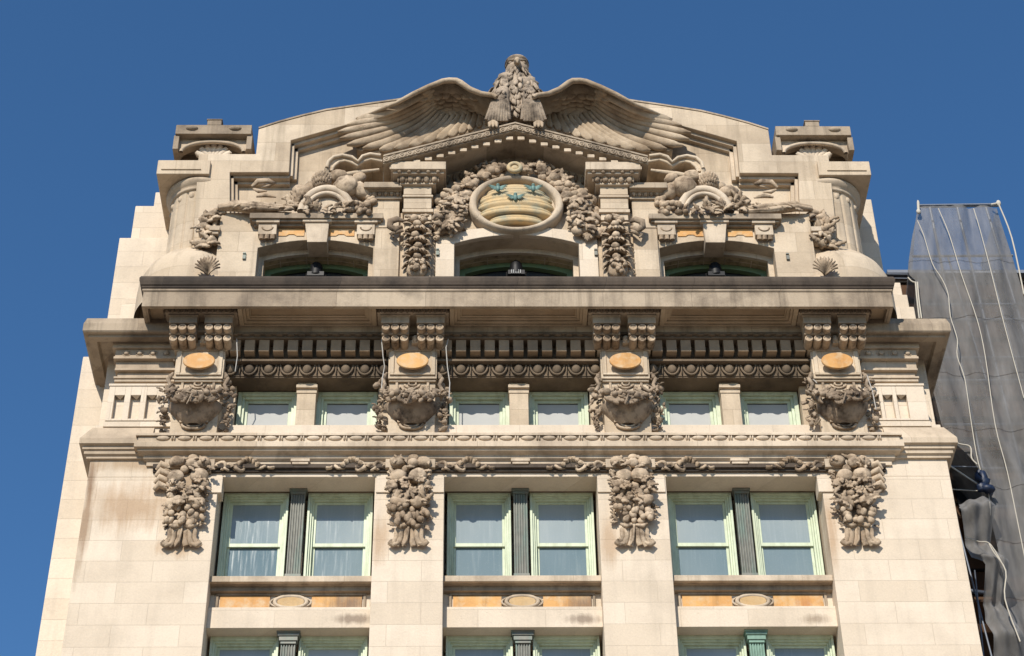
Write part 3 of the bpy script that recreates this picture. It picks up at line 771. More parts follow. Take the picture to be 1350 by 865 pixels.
# ================================================================== CORNER BLOCKS beside the frieze (with three slots and the lower cornice)
for s in (-1, 1):
    def bx(mb, a, b, y0, y1, z0, z1): mb.box(s*a, s*b, y0, y1, z0, z1)
    XB = 8.72 if s > 0 else abs(X(139, 545, -.07))-.05
    m_ = MB(); zb0 = Z(563, -.05)-.02; zTop_ = Z(430, .1)
    bx(m_, 7.3, XB, .06, 3, zb0, Z(509, .1))
    bx(m_, 8.0, HALFW+.06, .55, 3, zb0, zTop_)
    bx(m_, 7.3, XB-.04, .10, 3, Z(509, .1), zTop_)
    cb = obj('corner_block', m_, M['wall'], B, bevel=.012)
    # base, slots block, mouldings above
    z0_, z1_ = Z(556, -.02), Z(511, -.02)
    m_ = MB(); bx(m_, 7.4, XB+.07, -.05, .3, Z(562, -.05), z0_)
    n = 3; xa, xb = 7.5, XB+.02; yb = .045
    bars = [xa]; w = .22
    cent = [X(p, 530, -.07) for p in (1153.5, 1171.5, 1190)] if s > 0 else [-X(p, 530, -.07) for p in (199, 178, 156.5)]
    px_ = 7.4
    for c in cent:
        bx(m_, px_, c-w/2, -.07, yb, z0_, z1_); px_ = c+w/2
        a_, b_ = s*(c-w/2), s*(c+w/2)
        zt_ = z1_-.24
        m_.frustum([(a_, -.07, zt_), (b_, -.07, zt_), (b_, -.07, z1_-.001), (a_, -.07, z1_-.001)], [((a_+b_)/2, yb, zt_-.04), ((a_+b_)/2, yb, zt_-.04), (b_, yb, z1_-.001), (a_, yb, z1_-.001)])
        m_.frustum([(a_, -.07, z0_), (b_, -.07, z0_), (b_, -.07, z0_+.05), (a_, -.07, z0_+.05)], [(a_, yb, z0_), (b_, yb, z0_), (b_, yb, z0_+.12), (a_, yb, z0_+.12)])
    bx(m_, px_, XB+.04, -.07, yb, z0_, z1_)
    bx(m_, 7.4, XB+.06, -.09, .2, z1_, z1_+.06)
    obj('slotted_panel', m_, M['wall'], cb, bevel=.006)
    m_ = MB()
    zq = [Z(p, 0) for p in (508, 503, 499.5, 489, 486.5, 476, 473, 463, 452)]
    bx(m_, 7.3, XB-.02, .0, .4, zq[1], zq[2]); bx(m_, 7.3, XB, -.03, .4, zq[2], zq[2]+.05); 
    bx(m_, 7.3, XB-.06, .06, .4, zq[2]+.05, zq[3]); bx(m_, 7.3, XB+.0, -.03, .4, zq[3], zq[4])
    bx(m_, 7.3, XB+.0, .02, .4, zq[4], zq[5]); bx(m_, 7.3, XB+.05, -.09, .4, zq[5], zq[6]); bx(m_, 7.3, XB+.03, -.05, .4, zq[6], zq[7]); bx(m_, 7.3, XB+.1, -.12, .4, zq[7], zq[8])
    obj('corner_moulding', m_, M['trim'], cb, bevel=.008)
    e = MB()
    for k in range(4): e.ell((s*(7.68+.29*k), -.07, (zq[6]+zq[7])/2), (.065, .04, .06), seg=9, rings=6); e.ring((s*(7.68+.29*k), -.05, (zq[6]+zq[7])/2), .085, .075, .016, 14, 5)
    obj('guttae', e, M['trim'], cb)
    # lower cornice
    m_ = MB(); LC = .48; zf, zt_ = Z(437, -LC), Z(418, -LC)
    path = [(-HALFW, 2.4), (-HALFW, 0), (-6.6, 0)] if s < 0 else [(6.6, 0), (HALFW, 0), (HALFW, 2.4)]
    m_.sweep(path, [(-.4, zf+.03), (.16, zf+.03), (.20, zf-.06), (LC-.12, zf-.06), (LC-.12, zf), (LC-.03, zf), (LC, zf+.03), (LC, zf+(zt_-zf)*.55), (LC-.05, zt_), (-.4, zt_+.12)])
    obj('lower_cornice', m_, M['crown'], B)

# ================================================================== ATTIC STOREY above the cornice
def XZ(px, py, Y): p = P(px, py, Y); return (p.x, p.z)
def sym(pts, Y):                        # left-half picture outline (axis to outside) -> closed symmetrical outline
    L = [XZ(a, b, Y) for a, b in pts]
    return L+[(-x, z) for x, z in L[::-1]]
zAB = Z(364.3, -CO)+.03
YA = -.05                                # face of the window wall
YU = .15                                 # face of the gable wall
YN = .50                                 # back of the sunk panel
def arch_pts(xc, hw, zs, za, n=14):      # from left springing over the crown to right springing
    h = za-zs; r = (hw*hw+h*h)/(2*h); t0 = math.asin(hw/r)
    return [(xc+r*math.sin(-t0+2*t0*k/n), za-r+r*math.cos(-t0+2*t0*k/n)) for k in range(n+1)]
ARCH = [((X(339.5, 330, YA)+X(492, 330, YA))/2, (X(492, 330, YA)-X(339.5, 330, YA))/2, Z(327, YA), Z(316.5, YA)),
        (0, (X(762.7, 330, YA)-X(598.7, 330, YA))/2, Z(326, YA), Z(314.5, YA))]
ARCH.append((-ARCH[0][0], *ARCH[0][1:]))
xW = abs(X(286, 330, YA)); zW1 = Z(281, YA)
m_ = MB()
out = [(-xW, zAB)]
for (xc, hw, zs, za) in ARCH:
    ap = arch_pts(xc, hw, zs, za)
    out += [(xc-hw, zAB)]+ap+[(xc+hw, zAB)]
out += [(xW, zAB), (xW, zW1), (-xW, zW1)]
m_.prism(out, YA, .9)
obj('attic_wall', m_, M['attic'], B, bevel=.012)
def arch_band(mb, xc, hw0, hw1, zs0, za0, zs1, za1, y0, y1, zb):   # ring of stone between an outer and an inner arch
    a = [(xc-hw0, zb)]+arch_pts(xc, hw0, zs0, za0)+[(xc+hw0, zb)]
    b = [(xc-hw1, zb)]+arch_pts(xc, hw1, zs1, za1)+[(xc+hw1, zb)]
    n = len(a); v = [(x, y0, z) for x, z in a]+[(x, y0, z) for x, z in b]+[(x, y1, z) for x, z in a]+[(x, y1, z) for x, z in b]
    f = []
    for i in range(n-1):
        f += [(i, i+1, n+i+1, n+i), (2*n+i, 3*n+i, 3*n+i+1, 2*n+i+1), (n+i, n+i+1, 3*n+i+1, 3*n+i), (i, 2*n+i, 2*n+i+1, i+1)]
    mb.add(v, f)
for j, (xc, hw, zs, za) in enumerate(ARCH):
    fr = MB()
    ins = .12
    arch_band(fr, xc, hw, hw-ins, zs, za, zs-.10, za-.14, .28, .36, zAB)
    w = obj('arched_window', fr, M['trim'], B)
    vt = MB()                             # vaulted reveal of brown panels, its ribs and the green head deep inside
    arch_band(vt, xc, hw+.1, hw-ins-.0, zs+.1, za+.1, zs-.10, za-.14, .362, .84, zAB)
    obj('vault', vt, M['vault'], w)
    rb = MB(); ap = arch_pts(xc, hw-ins-.002, zs-.102, za-.142, 20)
    ks = (3, 8, 12, 17) if j != 1 else (5, 15)
    for k in ks:
        x, z = ap[k]; rb.tube([(x, .4, z), (x, .62, z)], .014, 6)
    rb.tube([(x, .49, z) for x, z in ap], .006, 6)
    obj('vault_joint', rb, M['trim'], w)
    gh = MB(); arch_band(gh, xc, hw-ins-.003, hw-ins-.13, zs-.103, za-.143, zs-.22, za-.27, .62, .75, zAB)
    obj('window_frame', gh, M['green_dark'], w)
    p = MB(); p.box(xc-hw, xc+hw, .78, .8, zAB, za); obj('pane', p, M['glass_frieze'], w)
# ---- side windows: shelf, brackets, keystone, marble
for s in (-1, 1):
    def q(px, py, Y): x, z = XZ(px, py, Y); return (x if s < 0 else -x), z
    YS = -.30
    m_ = MB(); xa, z1_ = q(329.5, 280.5, YS); xb, z0_ = q(505, 287.5, YS)
    m_.box(xa, xb, YS, YA+.1, z0_, z1_); m_.box(xa+s*-.05, xb-s*-.05, YS+.06, YA+.1, z0_-.05, z0_-.002)
    m_.box(xa+s*-.1, xb-s*-.1, YS+.15, YA+.1, z0_-.11, z0_-.052)
    sh = obj('window_shelf', m_, M['crown'], B, bevel=.01)
    for (p0, p1) in ((341.5, 365.5), (471, 494.5)):
        m_ = MB(); Yb = -.20
        xa, zt_ = q(p0, 291.5, Yb); xb, _ = q(p1, 291.5, Yb); zm_ = Z(297.5, Yb); zb_ = Z(309, Yb)
        x0, x1 = min(xa, xb), max(xa, xb)
        m_.box(x0-.06, x1+.06, Yb-.05, YA+.1, zt_-.08, zt_+.05); m_.box(x0, x1, Yb, YA+.1, zb_, zt_-.08)
        b = obj('shelf_bracket', m_, M['trim'], sh, bevel=.01)
        e = MB(); xm = (x0+x1)/2
        e.ring((xm, Yb, zm_-.06), .12, .1, .02, 16, 6, a0=math.pi, a1=2*math.pi)
        for k in (-1, 0, 1): e.tube([(xm+k*.125, Yb+.04, zb_+.0), (xm+k*.125, Yb+.06, zb_-.11)], [.055, .06], 10)
        obj('guttae', e, M['carve'], b)
    m_ = MB(); Yk = -.22
    pts = [q(402, 292, Yk), q(434, 292, Yk), q(431, 319, Yk), q(405, 319, Yk)]
    m_.prism(pts, Yk, .3)
    c1, c2 = q(399, 289, Yk-.05), q(437, 294, Yk-.05)
    m_.box(min(c1[0], c2[0]), max(c1[0], c2[0]), Yk-.04, YA+.1, Z(294, Yk), Z(289, Yk))
    obj('keystone', m_, M['trim'], sh, bevel=.012)
    for (p0, p1) in ((368, 401), (433, 467)):
        m_ = MB(); Ym = YA-.02
        a, b = q(p0, 301.5, Ym), q(p1, 311, Ym)
        x0, x1 = min(a[0], b[0]), max(a[0], b[0]); xm = (x0+x1)/2
        pts = [(x0, a[1]), (x1, a[1]), (x1, b[1]), (xm+.12, b[1]), (xm+.06, b[1]+.05), (xm-.06, b[1]+.05), (xm-.12, b[1]), (x0, b[1])]
        m_.prism(pts, Ym, Ym+.05); obj('marble_inlay', m_, M['marble'], sh, bevel=.005)
    # small vent marks and corbel at the wall's outer end
    m_ = MB()
    a = q(284, 302, YA); m_.box(a[0]-.12, a[0]+.12, YA-.12, YA+.2, a[1]-.14, a[1]); m_.box(a[0]-.09, a[0]+.09, YA-.08, YA+.2, a[1]-.22, a[1]-.14)
    obj('end_corbel', m_, M['trim'], B, bevel=.01)
    for (u, v_) in ((322, 340), (510, 341), (577, 340)):
        m_ = MB(); a = q(u, v_, YA); yy = YA-.005
        if u == 577: yy = -.19
        m_.box(a[0]-.035, a[0]+.035, yy-.04, yy+.03, a[1]-.06, a[1]+.06); m_.box(a[0]-.035, a[0]+.035, yy-.04, yy+.03, a[1]+.10, a[1]+.13)
        obj('clamp', m_, M['mullion'], B)
# ---- centre: arch slab, piers, pilasters
YC = -.18
m_ = MB(); xc, hw, zs, za = ARCH[1]
ho = X(788, 330, YC); zso, zao = Z(309, YC), Z(299, YC)
arch_band(m_, 0, ho, hw, zso, zao, zs, za, YC, YA-.003, zAB)
obj('arch_surround', m_, M['wall'], B, bevel=.012)
for s in (-1, 1):
    def q(px, py, Y): x, z = XZ(px, py, Y); return (x if s < 0 else -x), z
    def bxq(mb, p0, p1, ya, yb, y0, y1):
        a = q(p0, y0, ya)[0]; b = q(p1, y0, ya)[0]; mb.box(a, b, ya, yb, Z(y1, ya), Z(y0, ya))
    m_ = MB()
    bxq(m_, 492, 527, -.16, .6, 262, 300); a = q(492, 300, -.16)[0]; b = q(527, 300, -.16)[0]
    m_.box(a+s*-.05, b, -.14, YA+.1, zAB, Z(300, -.16)-.002)
    bxq(m_, 566, 574, -.12, .3, 304, 372)
    pr = obj('attic_pier', m_, M['attic'], B, bevel=.012)
    m_ = MB()
    bxq(m_, 480, 530, -.42, .6, 240, 247); bxq(m_, 484, 530, -.34, .6, 247.3, 251); bxq(m_, 488, 530, -.22, .6, 253, 262)
    obj('pier_capital', m_, M['crown'], pr, bevel=.01)
    e = MB(); za_ = Z(254, -.27)
    x0 = q(489, 254, -.27)[0]; x1 = q(528, 254, -.27)[0]
    for k in range(5): e.ell((x0+(x1-x0)*(k+.5)/5, -.24, za_), (.055, .06, .085), seg=8, rings=6)
    for k in range(6): e.ell((x0+(x1-x0)*k/5, -.23, za_), (.02, .05, .08), seg=6, rings=5)
    obj('egg_moulding', e, M['carve'], pr)
    # pilaster with its block capital carrying the pediment
    m_ = MB()
    bxq(m_, 532.5, 569, -.38, .6, 243, 256.5); bxq(m_, 531, 571, -.41, .6, 256.8, 259.5); bxq(m_, 532.5, 569, -.37, .6, 259.8, 275); bxq(m_, 530.5, 571.5, -.42, .6, 275.3, 279.5); bxq(m_, 533, 569, -.36, .6, 279.8, 290)
    a = q(533, 290, -.30)[0]; b = q(569, 290, -.30)[0]; m_.box(a, b, -.24, .3, zAB, Z(290, -.36)-.003)
    pl = obj('pilaster', m_, M['attic'], B, bevel=.012)
    m_ = MB(); bxq(m_, 515.5, 588, -.70, .3, 213, 223); bxq(m_, 518, 585.5, -.62, .3, 223.3, 229); bxq(m_, 528, 575, -.46, .3, 229.3, 243)
    cp = obj('pilaster_capital', m_, M['trim'], pl, bevel=.012)
    e = MB(); x0 = q(525, 236, -.5)[0]; x1 = q(578, 236, -.5)[0]; zz = Z(236, -.5)
    for k in range(5): e.ell((x0+(x1-x0)*(k+.5)/5, -.49, zz), (.075, .07, .11), seg=9, rings=7)
    for k in range(6): e.ell((x0+(x1-x0)*k/5, -.48, zz), (.025, .05, .1), seg=6, rings=5)
    zz = Z(226, -.64); x0 = q(520, 226, -.64)[0]; x1 = q(584, 226, -.64)[0]
    for k in range(5): e.ell((x0+(x1-x0)*(k+.5)/5, -.63, zz-.0), (.06, .05, .055), seg=8, rings=5)
    obj('egg_moulding', e, M['carve'], cp)
    # long drop of flowers and fruit on the pilaster
    random.seed(300+s); e = MB(); xm = (a+b)/2
    for i in range(4):
        zc_ = Z(300+i*14.5, -.40)
        e.lathe([(.03, .17), (.12, .15), (.19, .06), (.235, -.06), (.255, -.12), (.20, -.13), (.1, -.06)], (xm, -.30, zc_), 20, .85)
        for k in range(7):
            aa = math.pi*(1.02+.96*k/6); c_ = Vector((xm+.22*math.cos(aa), -.30+.19*math.sin(aa), zc_-.03))
            e.leaf(c_, (math.cos(aa)*.45, math.sin(aa)*.4, -1), (math.cos(aa), math.sin(aa), .3), .19, .12, .25)
        for sg in (-1, 1): e.leaf((xm+sg*.12, -.36, zc_+.13), (sg*.9, -.25, -.35), (0, -1, .4), .24, .11, .3, .4)
        e.ell((xm+random.uniform(-.05, .05), -.47, zc_+.06), (.10, .07, .09), jit=.2)
    for k in range(16): aa = random.uniform(0, 6.28); r = random.uniform(0, .2); e.ell((xm+r*math.cos(aa), -.5, Z(353, -.42)+r*math.sin(aa)), .062, None, 7, 5)
    e.ell((xm, -.36, Z(353, -.42)), (.24, .12, .25))
    for k in range(7): fruit(e, (xm+random.uniform(-.2, .2), -.42, Z(289, -.42)+random.uniform(-.08, .08)), .1)
    obj('flower_drop', e, M['carve'], pl)
    # looped ribbon at the pilaster's outer side
    e = MB(); G = lambda px, py, Y=-.3: Vector((q(px, py, Y)[0], Y, Z(py, Y)))
    e.tube([G(533, 292), G(524, 289, -.4), G(515, 292, -.4), G(514, 299, -.35), G(521, 303, -.4), G(530, 300)], [.05, .09, .1, .08, .09, .05], 8, flat=.6)
    e.tube([G(531, 304), G(522, 306, -.36), G(515, 309, -.3), G(519, 313, -.3)], [.05, .07, .05, .03], 8, flat=.6)
    obj('ribbon_loop', e, M['carve_dark'], pl); e = MB()
    e.tube([G(568, 290), G(576, 283, -.4), G(584, 288, -.35), G(580, 294, -.3)], [.05, .08, .08, .03], 8, flat=.6)
    obj('ribbon_loop', e, M['carve_dark'], pl)

# ================================================================== GABLE WALL with its sunk panel
outl = [(679, 134), (640, 131), (600, 127.5), (560, 126.5), (522, 132.8), (488, 137.4), (430, 146), (400, 153), (368, 161.5), (341, 170), (337.5, 203), (262, 203), (256, 290), (256, 372)]
inn = [(256+34, 372), (303, 300), (303, 227), (381, 227), (383.5, 185), (455, 165), (560, 150), (679, 148)]
m_ = MB()
o_ = [XZ(a, b, YU) for a, b in outl]; i_ = [XZ(a, b, YU) for a, b in inn]
o_[0] = (0, o_[0][1]); i_[-1] = (0, i_[-1][1])
i_[0] = (i_[1][0], o_[-1][1])
left = MB(); left.prism(o_+i_, YU, 1.8)
m_.join(left); m_.join(left.mirrored())
# sunk panel back, closed up to the outline
bk = [XZ(a, b, YN) for a, b in ((300, 290), (300, 222), (378, 222), (378, 178), (455, 158), (560, 140), (679, 138))]
bk[-1] = (0, bk[-1][1]); m2 = MB(); m2.prism(bk+[(0, bk[0][1])], YN, 1.7); m_.join(m2); m_.join(m2.mirrored())
gable = obj('gable_wall', m_, M['attic'], B, bevel=.015)
for s in (-1, 1):                        # stepped mouldings round the panel, coping and joints
    m_ = MB()
    def strip(pts, w, y0, y1):           # bands hugging the inside of the panel's outline
        for (a, b), (c, d) in zip(pts[:-1], pts[1:]):
            p0 = Vector(XZ(a, b, YU)); p1 = Vector(XZ(c, d, YU)); dd = (p1-p0).normalized(); nn = Vector((-dd.y, dd.x))
            if nn.y > .2 or nn.x < -.2: nn = -nn
            ps = [p0, p1, p1+nn*w+dd*0, p0+nn*w]
            ps = [(x if s < 0 else -x, z) for x, z in ps]
            m_.prism(ps, y0, y1)
    pth = [(303.2, 300), (303.2, 227.2), (381.2, 227.2), (383.7, 185.2), (470, 161)]
    strip(pth, .075, YU+.12, YN+.01); strip(pth, .16, YU+.24, YN+.012)
    obj('panel_moulding', m_, M['trim'], gable, bevel=.004)
m_ = MB()
cp = [XZ(a, b, YU-.0) for a, b in outl[:10]]
for s in (-1, 1):
    for (x0, z0), (x1, z1) in zip(cp[:-1], cp[1:]):
        pts = [(x0*-s if s > 0 else x0, z0), (x1*-s if s > 0 else x1, z1), (x1*-s if s > 0 else x1, z1+.05), (x0*-s if s > 0 else x0, z0+.05)]
        m_.prism(pts, YU-.02, 1.85)
obj('coping', m_, M['crown'], gable)

# ================================================================== CORNERS of the attic: drum column, block, shell box, set-back masses
for s in (-1, 1):
    def q(px, py, Y): x, z = XZ(px, py, Y); return (x if s < 0 else -x), z
    cx_ = q(264, 300, .95)[0]; cy_ = .98
    zr = Z(241, cy_-.83); zbs = Z(331, cy_-.75)
    m_ = MB(); prof = [(.72, zbs-1.2), (.72, zr-.16), (.74, zr-.12)]
    m_.lathe(prof, (cx_, cy_, 0), 256, 1, flute=.06, nfl=16)
    co_ = obj('corner_column', m_, M['attic'], B)
    m_ = MB(); m_.lathe([(.70, zr-.16), (.76, zr-.15), (.78, zr-.1), (.76, zr-.06), (.80, zr-.03), (.87, zr+.05), (.88, zr+.12), (.83, zr+.18), (.5, zr+.18)], (cx_, cy_, 0), 64)
    obj('column_capital', m_, M['trim'], co_)
    m_ = MB(); m_.lathe([(.70, zbs+.12), (.78, zbs+.08), (.88, zbs-.02), (1.10, zbs-.32), (1.22, zbs-.62), (1.25, zbs-.95), (1.25, zbs-1.6)], (cx_, cy_, 0), 64)
    obj('column_base', m_, M['attic'], co_)
    e = MB()
    for k in range(14):
        t = 2*math.pi*(k+.0)/14
        if math.sin(t) < .3: e.ell((cx_+.70*math.cos(t), cy_+.70*math.sin(t), zr-.3), (.075, .06, .10), seg=8, rings=6)
    obj('flute_stop', e, M['trim'], co_)
    m_ = MB(); a, zt_ = q(208.5, 211, .05); b, zb_ = q(264, 234, .05)
    m_.box(a, b-s*.2, .05, 2.2, zr+.18, zt_); m_.box(a+s*-.1, b, .02, .06, zt_-.33, zt_-.3)
    obj('column_block', m_, M['attic'], co_, bevel=.015)
    # box with the shell niche
    YB_ = .02
    m_ = MB(); a, z1_ = q(232.5, 164.5, YB_); b, z0_ = q(331, 176.5, YB_)
    x0, x1 = min(a, b), max(a, b); xm = (x0+x1)/2
    m_.box(x0, x1, YB_, 1.9, z0_, z1_)
    k0 = q(272, 157.5, YB_); m_.box(xm-.17, xm+.17, YB_+.0, .5, z1_, z1_+.16); m_.box(xm-.19, xm+.19, YB_-.02, .5, z1_+.16, z1_+.19)
    zb_ = Z(206, .3)
    m_.box(x0-.03, x0+.10, YB_+.05, 1.8, zb_, z0_-.002); m_.box(x1-.10, x1+.03, YB_+.05, 1.8, zb_, z0_-.002)
    m_.box(x0+.05, x1-.05, .75, 1.8, zb_, z0_-.002)
    sb = obj('shell_box', m_, M['crown'], B, bevel=.012)
    m_ = MB(); hw_ = (x1-x0)/2-.1
    ap = [(xm+hw_*math.cos(math.pi*k/20), zb_+.02+(z0_-.06-zb_)*math.sin(math.pi*k/20)) for k in range(21)]
    m_.prism([(xm+hw_, z0_-.004)]+ap[0:11]+[(xm, z0_-.004)], .22, .5); m_.prism([(xm, z0_-.004)]+ap[10:]+[(xm-hw_, z0_-.004)], .22, .5)
    m_.ring((xm, .2, zb_+.02), hw_-.06, (z0_-.12-zb_), .05, 32, 8, a0=0, a1=math.pi)
    obj('niche_arch', m_, M['trim'], sb)
    e = MB(); base = Vector((xm, .42, zb_-.05))
    for k in range(7):
        t = math.pi*(.14+.72*k/6)
        d = Vector((math.cos(t), -.12, math.sin(t))); L = .46
        e.tube([base+d*.08, base+d*L*.55, base+d*L*.85, base+d*L+Vector((0, -.05, 0))], [.03, .075, .10, .05], 8, flat=.7)
    obj('shell', e, M['wall'], sb)
    for sg in (-1, 1):
        e = MB(); e.ell((xm+sg*.52, YB_, (z0_+z1_)/2+.03), (.15, .07, .075), seg=14, rings=8)
        obj('boss', e, M['crown'], sb)
# set-back masses
def setback(pts, Y, yb, name='setback_block'):
    m_ = MB(); zt_ = None
    for (px, py, pxr) in pts: m_.box(X(px, py, Y), X(pxr, py, Y), Y, yb, 20, Z(py, Y))
    return obj(name, m_, M['wall'], B, bevel=.02)
setback([(157.5, 314, 330)], 1.75, 8); setback([(178.5, 272, 330)], 2.0, 8); setback([(205, 254, 330)], 2.2, 8)
setback([(1020, 262, 1148.5)], 1.95, 8)
setback([(1040, 372, 1187)], 1.9, 8); setback([(1040, 388, 1196)], 1.6, 8); setback([(1040, 404, 1205)], 1.4, 8)
setback([(160, 402, 240)], 1.3, 5); setback([(165, 393, 240)], 1.35, 5)

# ================================================================== PEDIMENT
YPD = -.78
def rake(mb, a, e, th0, th1, y0, y1):    # sloping band: a apex top, e end top (picture), thickness in metres
    (xe, ze) = XZ(e[0], e[1], y0); za_ = XZ(a[0], a[1], y0)[1]
    for s in (1, -1):
        pts = [(0, za_-th0), (s*xe, ze-th0), (s*xe, ze-th1), (0, za_-th1)]
        mb.prism(pts, y0, y1)
    return xe, ze, za_
m_ = MB()
xe, ze, za_ = rake(m_, (679, 160.5), (505.5, 204), 0, .05, YPD-.03, .4)
rake(m_, (679, 160.5), (505.5, 204), .052, .24, YPD, .4)
rake(m_, (679, 160.5), (505.5, 204), .242, .30, YPD+.03, .4)
rake(m_, (679, 160.5), (512, 204), .302, .40, YPD+.16, .4)
ped = obj('pediment', m_, M['crown'], B, bevel=.006)
m_ = MB(); rake(m_, (679, 160.5), (517, 204), .402, .56, YPD+.30, .4); rake(m_, (679, 160.5), (525, 204), .562, .68, YPD+.62, .4)
obj('raking_soffit', m_, M['trim'], ped, bevel=.006)
e = MB(); n = 17
for s in (-1, 1):
    for k in range(n):
        t = (k+.6)/n; x = abs(xe)*t*s; z = za_+(ze-za_)*t-.145
        e.ring((x, YPD-.0, z), .062, .062, .02, 12, 6); e.ell((x, YPD-.0, z), (.032, .03, .032), seg=6, rings=5)
        t2 = (k+.1)/n; e.ell((abs(xe)*t2*s, YPD-.0, za_+(ze-za_)*t2-.145), (.016, .03, .075), seg=6, rings=5)
obj('rosette_band', e, M['crown'], ped)
n = 11
for s in (-1, 1):
    for k in range(n):
        t = (k+.5)/n; x = abs(xe)*.97*t*s; z = za_+(ze-za_)*t*.97-.352
        e = MB(); e.box(x-.08, x+.08, YPD+.11, YPD+.158, z-.05, z+.045)
        obj('raking_dentil', e, M['trim'], ped)
# tympanum egg row
m_ = MB(); m_.prism(sym([(679, 190), (560, 228), (560, 300), (679, 300)], .12), .12, .6); obj('tympanum', m_, M['crown'], ped)
e = MB()
for s in (-1, 1):
    for k in range(8):
        p = P(590+k*9, 234-k*3.0, -.02); e.ell((p.x if s < 0 else -p.x, .06, p.z), (.05, .07, .12), seg=8, rings=6)
obj('egg_moulding', e, M['frieze'], ped)

# ================================================================== BEEHIVE MEDALLION
YM = -.30
c = P(680, 267.5, YM); zcm = c.z; rxo = (X(742.7, 267, YM)-X(617, 267, YM))/2; rzo = (Z(230.5, YM)-Z(304.5, YM))/2
rxi = rxo*.83; rzi = rzo*.84
m_ = MB(); n = 56
def ovl(kx, kz, y): return [(kx*math.cos(2*math.pi*i/n), y, zcm+kz*math.sin(2*math.pi*i/n)) for i in range(n)]
L = [ovl(rxi*.98, rzi*.98, YM+.22), ovl(rxi, rzi, YM+.03), ovl(rxi*1.02, rzi*1.02, YM-.0), ovl((rxi+rxo)/2, (rzi+rzo)/2, YM-.05), ovl(rxo*.97, rzo*.97, YM-.02), ovl(rxo, rzo, YM+.04), ovl(rxo, rzo, YM+.4)]
m_.add(sum(L, []), [(j*n+i, j*n+(i+1) % n, (j+1)*n+(i+1) % n, (j+1)*n+i) for j in range(len(L)-1) for i in range(n)], True)
m_.add(ovl(rxi, rzi, YM+.18), [tuple(range(n))])
md = obj('medallion', m_, M['trim'], B)
# straw hive of stacked coils
e = MB(); zb0 = zcm-rzi*.70; H = rzi*1.55
prof = [(.02, zb0-.02)]
coils = [(.60, .0), (.80, .20), (.83, .42), (.80, .62), (.66, .80), (.42, .94)]
for i, (r, h) in enumerate(coils):
    r *= rxi/.86*.98; z = zb0+h*H*.92+.06
    hh = .095*H
    prof += [(r*.90, z-hh), (r*.99, z-hh*.6), (r*1.02, z-hh*.1), (r*.965, z+.0), (r*1.015, z+hh*.12), (r*.99, z+hh*.6), (r*.90, z+hh*.98)]
prof += [(.02, zb0+H)]
e.lathe(prof, (0, YM+.20, 0), 48, .36, math.pi, 2*math.pi)
hv = obj('beehive', e, M['hive'], md)
for (px, py) in ((656.5, 248.5), (703, 248.5), (679.5, 260.5)):
    e = MB(); c = P(px, py, YM-.13); c.y = YM-.13
    e.ell(c, (.06, .06, .11)); e.ell(c+Vector((0, -.02, .085)), (.045, .045, .045))
    for sg in (-1, 1):
        for k in range(5):
            d = Vector((sg*(.95-.13*k), -.1, .15-.26*k)); e.leaf(c+Vector((sg*.03, 0, .05)), d, (0, -1, .2), .205-.015*k, .055, .08)
    obj('bee', e, M['bee'], hv)
e = MB(); c = P(678.5, 221, -.42); c.y = -.42
e.ring(c, .14, .13, .055, 24, 8); e.ell(c+Vector((0, .03, 0)), (.11, .06, .1)); obj('rosette', e, M['hive'], md)
# garlands either side of the ring
for s in (-1, 1):
    random.seed(500+s); e = MB()
    arc = [(664, 222), (650, 224), (636, 229), (622, 236), (611, 244), (603, 254), (600, 264), (598, 274), (597, 284), (594, 294), (588, 300)]
    for i, (px, py) in enumerate(arc):
        c = P(px, py, -.30); x = c.x if s < 0 else -c.x
        w = .12+.16*min(1, i/6)
        for k in range(5+i//2):
            fruit(e, (x+random.uniform(-w, w), -.26-random.uniform(0, .16), c.z+random.uniform(-w, w)*.8), random.uniform(.085, .145))
        leaves(e, (x, -.26, c.z), .27+.12*min(1, i/6), 4)
        if i > 5: e.ell((x, -.36, c.z), (.2, .14, .16), jit=.2); leaves(e, (x, -.44, c.z+.05), .3, 5, 3.0, -math.pi/2)
    for k in range(9): d = P(570+k*4, 299-abs(k-4), -.26); leaves(e, (d.x if s < 0 else -d.x, -.22, d.z+.05), .3, 2, 2.2, -math.pi/2)
    for (px, py) in ((640, 216), (632, 220), (648, 215)):
        d = P(px, py, -.2); e.tube([Vector((d.x if s < 0 else -d.x, -.2, d.z))+Vector((random.uniform(-.12, .12), -.05*k, .1*math.sin(k*2))) for k in range(4)], [.04, .06, .06, .03], 7)
    for (px, py, r) in ((582, 262, .22), (577, 280, .25), (586, 272, .2)):
        d = P(px, py, -.15); e.ell((d.x if s < 0 else -d.x, -.12, d.z), (r, .16, r*.9), jit=.35)
    e.v = [(x, .05+(y-.05)*.8, z) for x, y, z in e.v]
    obj('garland', e, M['carve'], md)

